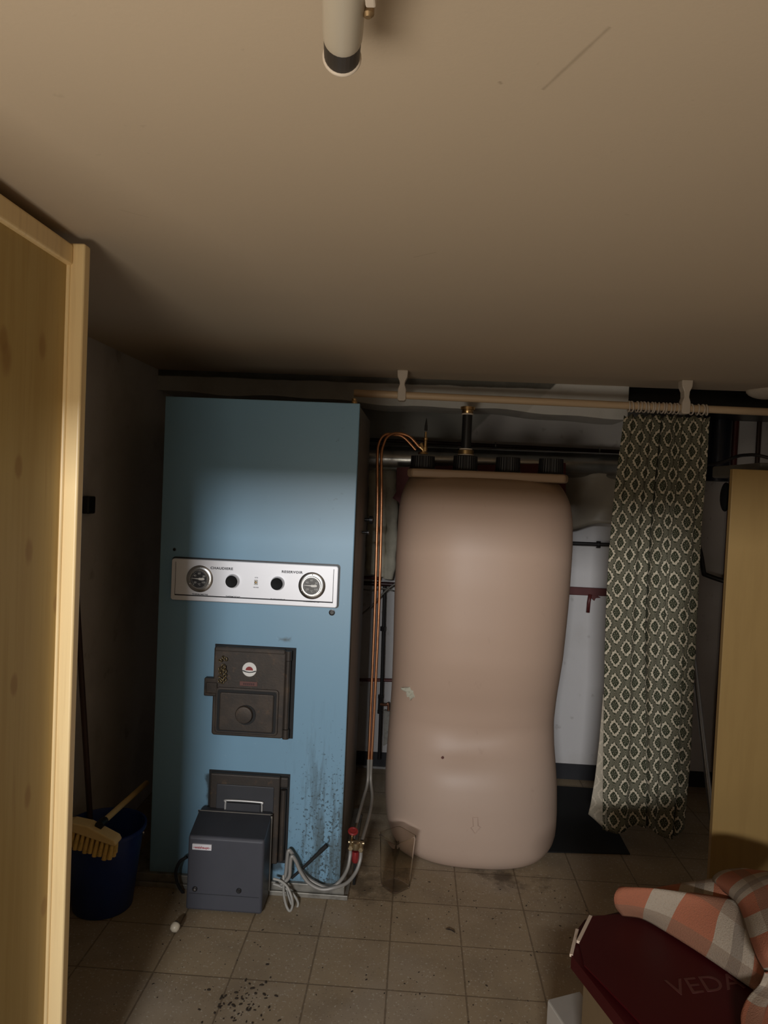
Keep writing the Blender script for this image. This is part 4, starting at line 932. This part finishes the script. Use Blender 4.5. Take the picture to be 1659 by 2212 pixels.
# tray below: its own outline slightly wider on the left
zt_ = .575
polyT = [atz(u, v, zt_) for u, v in ((1262, 2005), (1347, 1985))] + [Vector((1.84, -.54, zt_)), Vector((1.80, -1.30, zt_)), atz(1400, 2300, zt_), atz(1233, 2083, zt_), atz(1246, 2027, zt_)]
b = bm_new(); prism(b, [(p.x, p.y, zb + .002) for p in polyT], (0, 0, zt_ + .020 - zb - .002)); obj('tray', b, REDCARD, t)
b = bm_new()
def edge(b, p, q, w=.0035, h=.006):
    d = (q - p).normalized(); s = Vector((-d.y, d.x, 0)) * w; prism(b, [p - s, q - s, q + s, p + s], (0, 0, h))
edge(b, Q[0] + Vector((0, 0, -.004)), atz(1249, 2034, zr) + Vector((0, 0, -.004)))
edge(b, polyT[6] + Vector((0, 0, .016)), polyT[5] + Vector((0, 0, .016)))
obj('card_edge', b, CARD, t, label='pale cut edge of the cardboard')
ba, bb = atz(1482, 2139, zr), atz(1583, 2128, zr); xd = (bb - ba).normalized(); va, vb = atz(1490, 2152, zr), atz(1462, 2106, zr); yd = (vb - va).normalized()
# lettering lies in the lid plane
mid = atz(1524, 2128, zr)
text('lettering', 'VEDA', .066, GOLD, (mid.x, mid.y, zr + .0004), xd, yd, lid, .0003, 1.0)

def cloth(b, rowsP, n=6, off=(0, 0)):
    """bicubic surface through a grid of control points, with uv by length"""
    uvl = b.loops.layers.uv.verify()
    A = [smooth(r, n) for r in rowsP]; m = len(A[0]); cols = [smooth([A[j][i] for j in range(len(A))], n) for i in range(m)]
    R = len(cols[0]); G = []
    for i in range(m): 
        acc = 0; c = []
        for j in range(R):
            if j: acc += (cols[i][j] - cols[i][j - 1]).length
            c.append(acc)
        G.append(c)
    vs = [[b.verts.new(p) for p in c] for c in cols]; ux = [0]
    mid_ = R // 2
    for i in range(1, m): ux.append(ux[-1] + (cols[i][mid_] - cols[i - 1][mid_]).length)
    for i in range(m - 1):
        for j in range(R - 1):
            f = b.faces.new((vs[i][j], vs[i + 1][j], vs[i + 1][j + 1], vs[i][j + 1])); f.smooth = True
            for l, (a, c) in zip(f.loops, ((i, j), (i + 1, j), (i + 1, j + 1), (i, j + 1))): l[uvl].uv = (ux[a] + off[0], G[a][c] + off[1])
z_ = lambda *a: [atz(u, v, z) for u, v, z in a]
t = thing('plaid_blanket', 'pink and cream plaid blanket heaped on the red carton', 'blanket', (1.6, -.65, zr))
b = bm_new()
r0 = z_((1344, 1977, .612), (1390, 1985, .612), (1450, 2019, .612), (1530, 2070, .612), (1622, 2133, .612), (1735, 2210, .612))
r1 = z_((1329, 1957, .636), (1392, 1966, .640), (1462, 1992, .645), (1545, 2036, .65), (1632, 2090, .655), (1745, 2160, .655))
r2 = z_((1327, 1934, .662), (1402, 1940, .67), (1480, 1955, .68), (1556, 1984, .685), (1636, 2024, .69), (1750, 2085, .69))
r3 = z_((1338, 1918, .676), (1412, 1922, .69), (1495, 1934, .70), (1572, 1948, .705), (1645, 1970, .71), (1760, 2010, .71))
r4 = z_((1352, 1920, .668), (1425, 1924, .685), (1500, 1932, .69), (1580, 1944, .695), (1655, 1960, .70), (1770, 1985, .70))
r5 = z_((1366, 1932, .63), (1440, 1930, .65), (1510, 1930, .66), (1590, 1940, .66), (1665, 1950, .66), (1780, 1965, .66))
cloth(b, [r0, r1, r2, r3, r4, r5])
# hind layer showing above the front roll
h0 = z_((1400, 1935, .645), (1470, 1940, .665), (1540, 1948, .68), (1610, 1955, .69), (1700, 1960, .70))
h1 = z_((1410, 1921, .655), (1478, 1912, .67), (1545, 1906, .70), (1620, 1915, .72), (1700, 1930, .72))
h2 = z_((1425, 1920, .645), (1485, 1908, .66), (1545, 1900, .68), (1620, 1890, .70), (1700, 1895, .70))
h3 = z_((1440, 1925, .62), (1495, 1918, .62), (1560, 1915, .62), (1625, 1910, .62), (1710, 1910, .62))
cloth(b, [h0, h1, h2, h3], off=(.16, .05))
obj('front_roll', b, PLAID, t, solid=.004)
b = bm_new()
k0 = z_((1546, 1912, .69), (1586, 1944, .712), (1603, 1972, .715), (1618, 2020, .715), (1634, 2065, .705), (1652, 2098, .68))
k1 = z_((1541, 1896, .708), (1594, 1930, .742), (1618, 1965, .745), (1636, 2015, .745), (1656, 2062, .735), (1672, 2092, .70))
k2 = z_((1562, 1882, .715), (1622, 1908, .76), (1650, 1950, .765), (1672, 2000, .765), (1690, 2050, .755), (1705, 2085, .72))
k3 = z_((1605, 1877, .71), (1665, 1892, .75), (1710, 1930, .76), (1735, 1985, .76), (1750, 2040, .75), (1765, 2080, .72))
k4 = z_((1640, 1884, .68), (1720, 1890, .70), (1790, 1925, .70), (1820, 1980, .70), (1830, 2040, .70), (1840, 2080, .69))
cloth(b, [k0, k1, k2, k3, k4], off=(.12, .03))
obj('rear_fold', b, PLAID, t, solid=.004)
b = bm_new()
g = []
for i in range(9):
    k = i / 8; col = []
    for j, (z, v) in enumerate(((.69, 2098), (.66, 2128), (.645, 2160), (.635, 2200), (.63, 2250), (.625, 2320))):
        u = 1650 - 48 * min(1, j / 3.2) + k * 130; p = atz(u, v + 5 * math.sin(k * 9), z); p.y += .012 * math.sin(k * 20 + j * .4) - .005; p.x += .004 * math.sin(j * 2 + k * 4); col.append(p)
    g.append(col)
cloth(b, g, off=(.225, .2))
obj('hanging_end', b, PLAID, t, solid=.004)
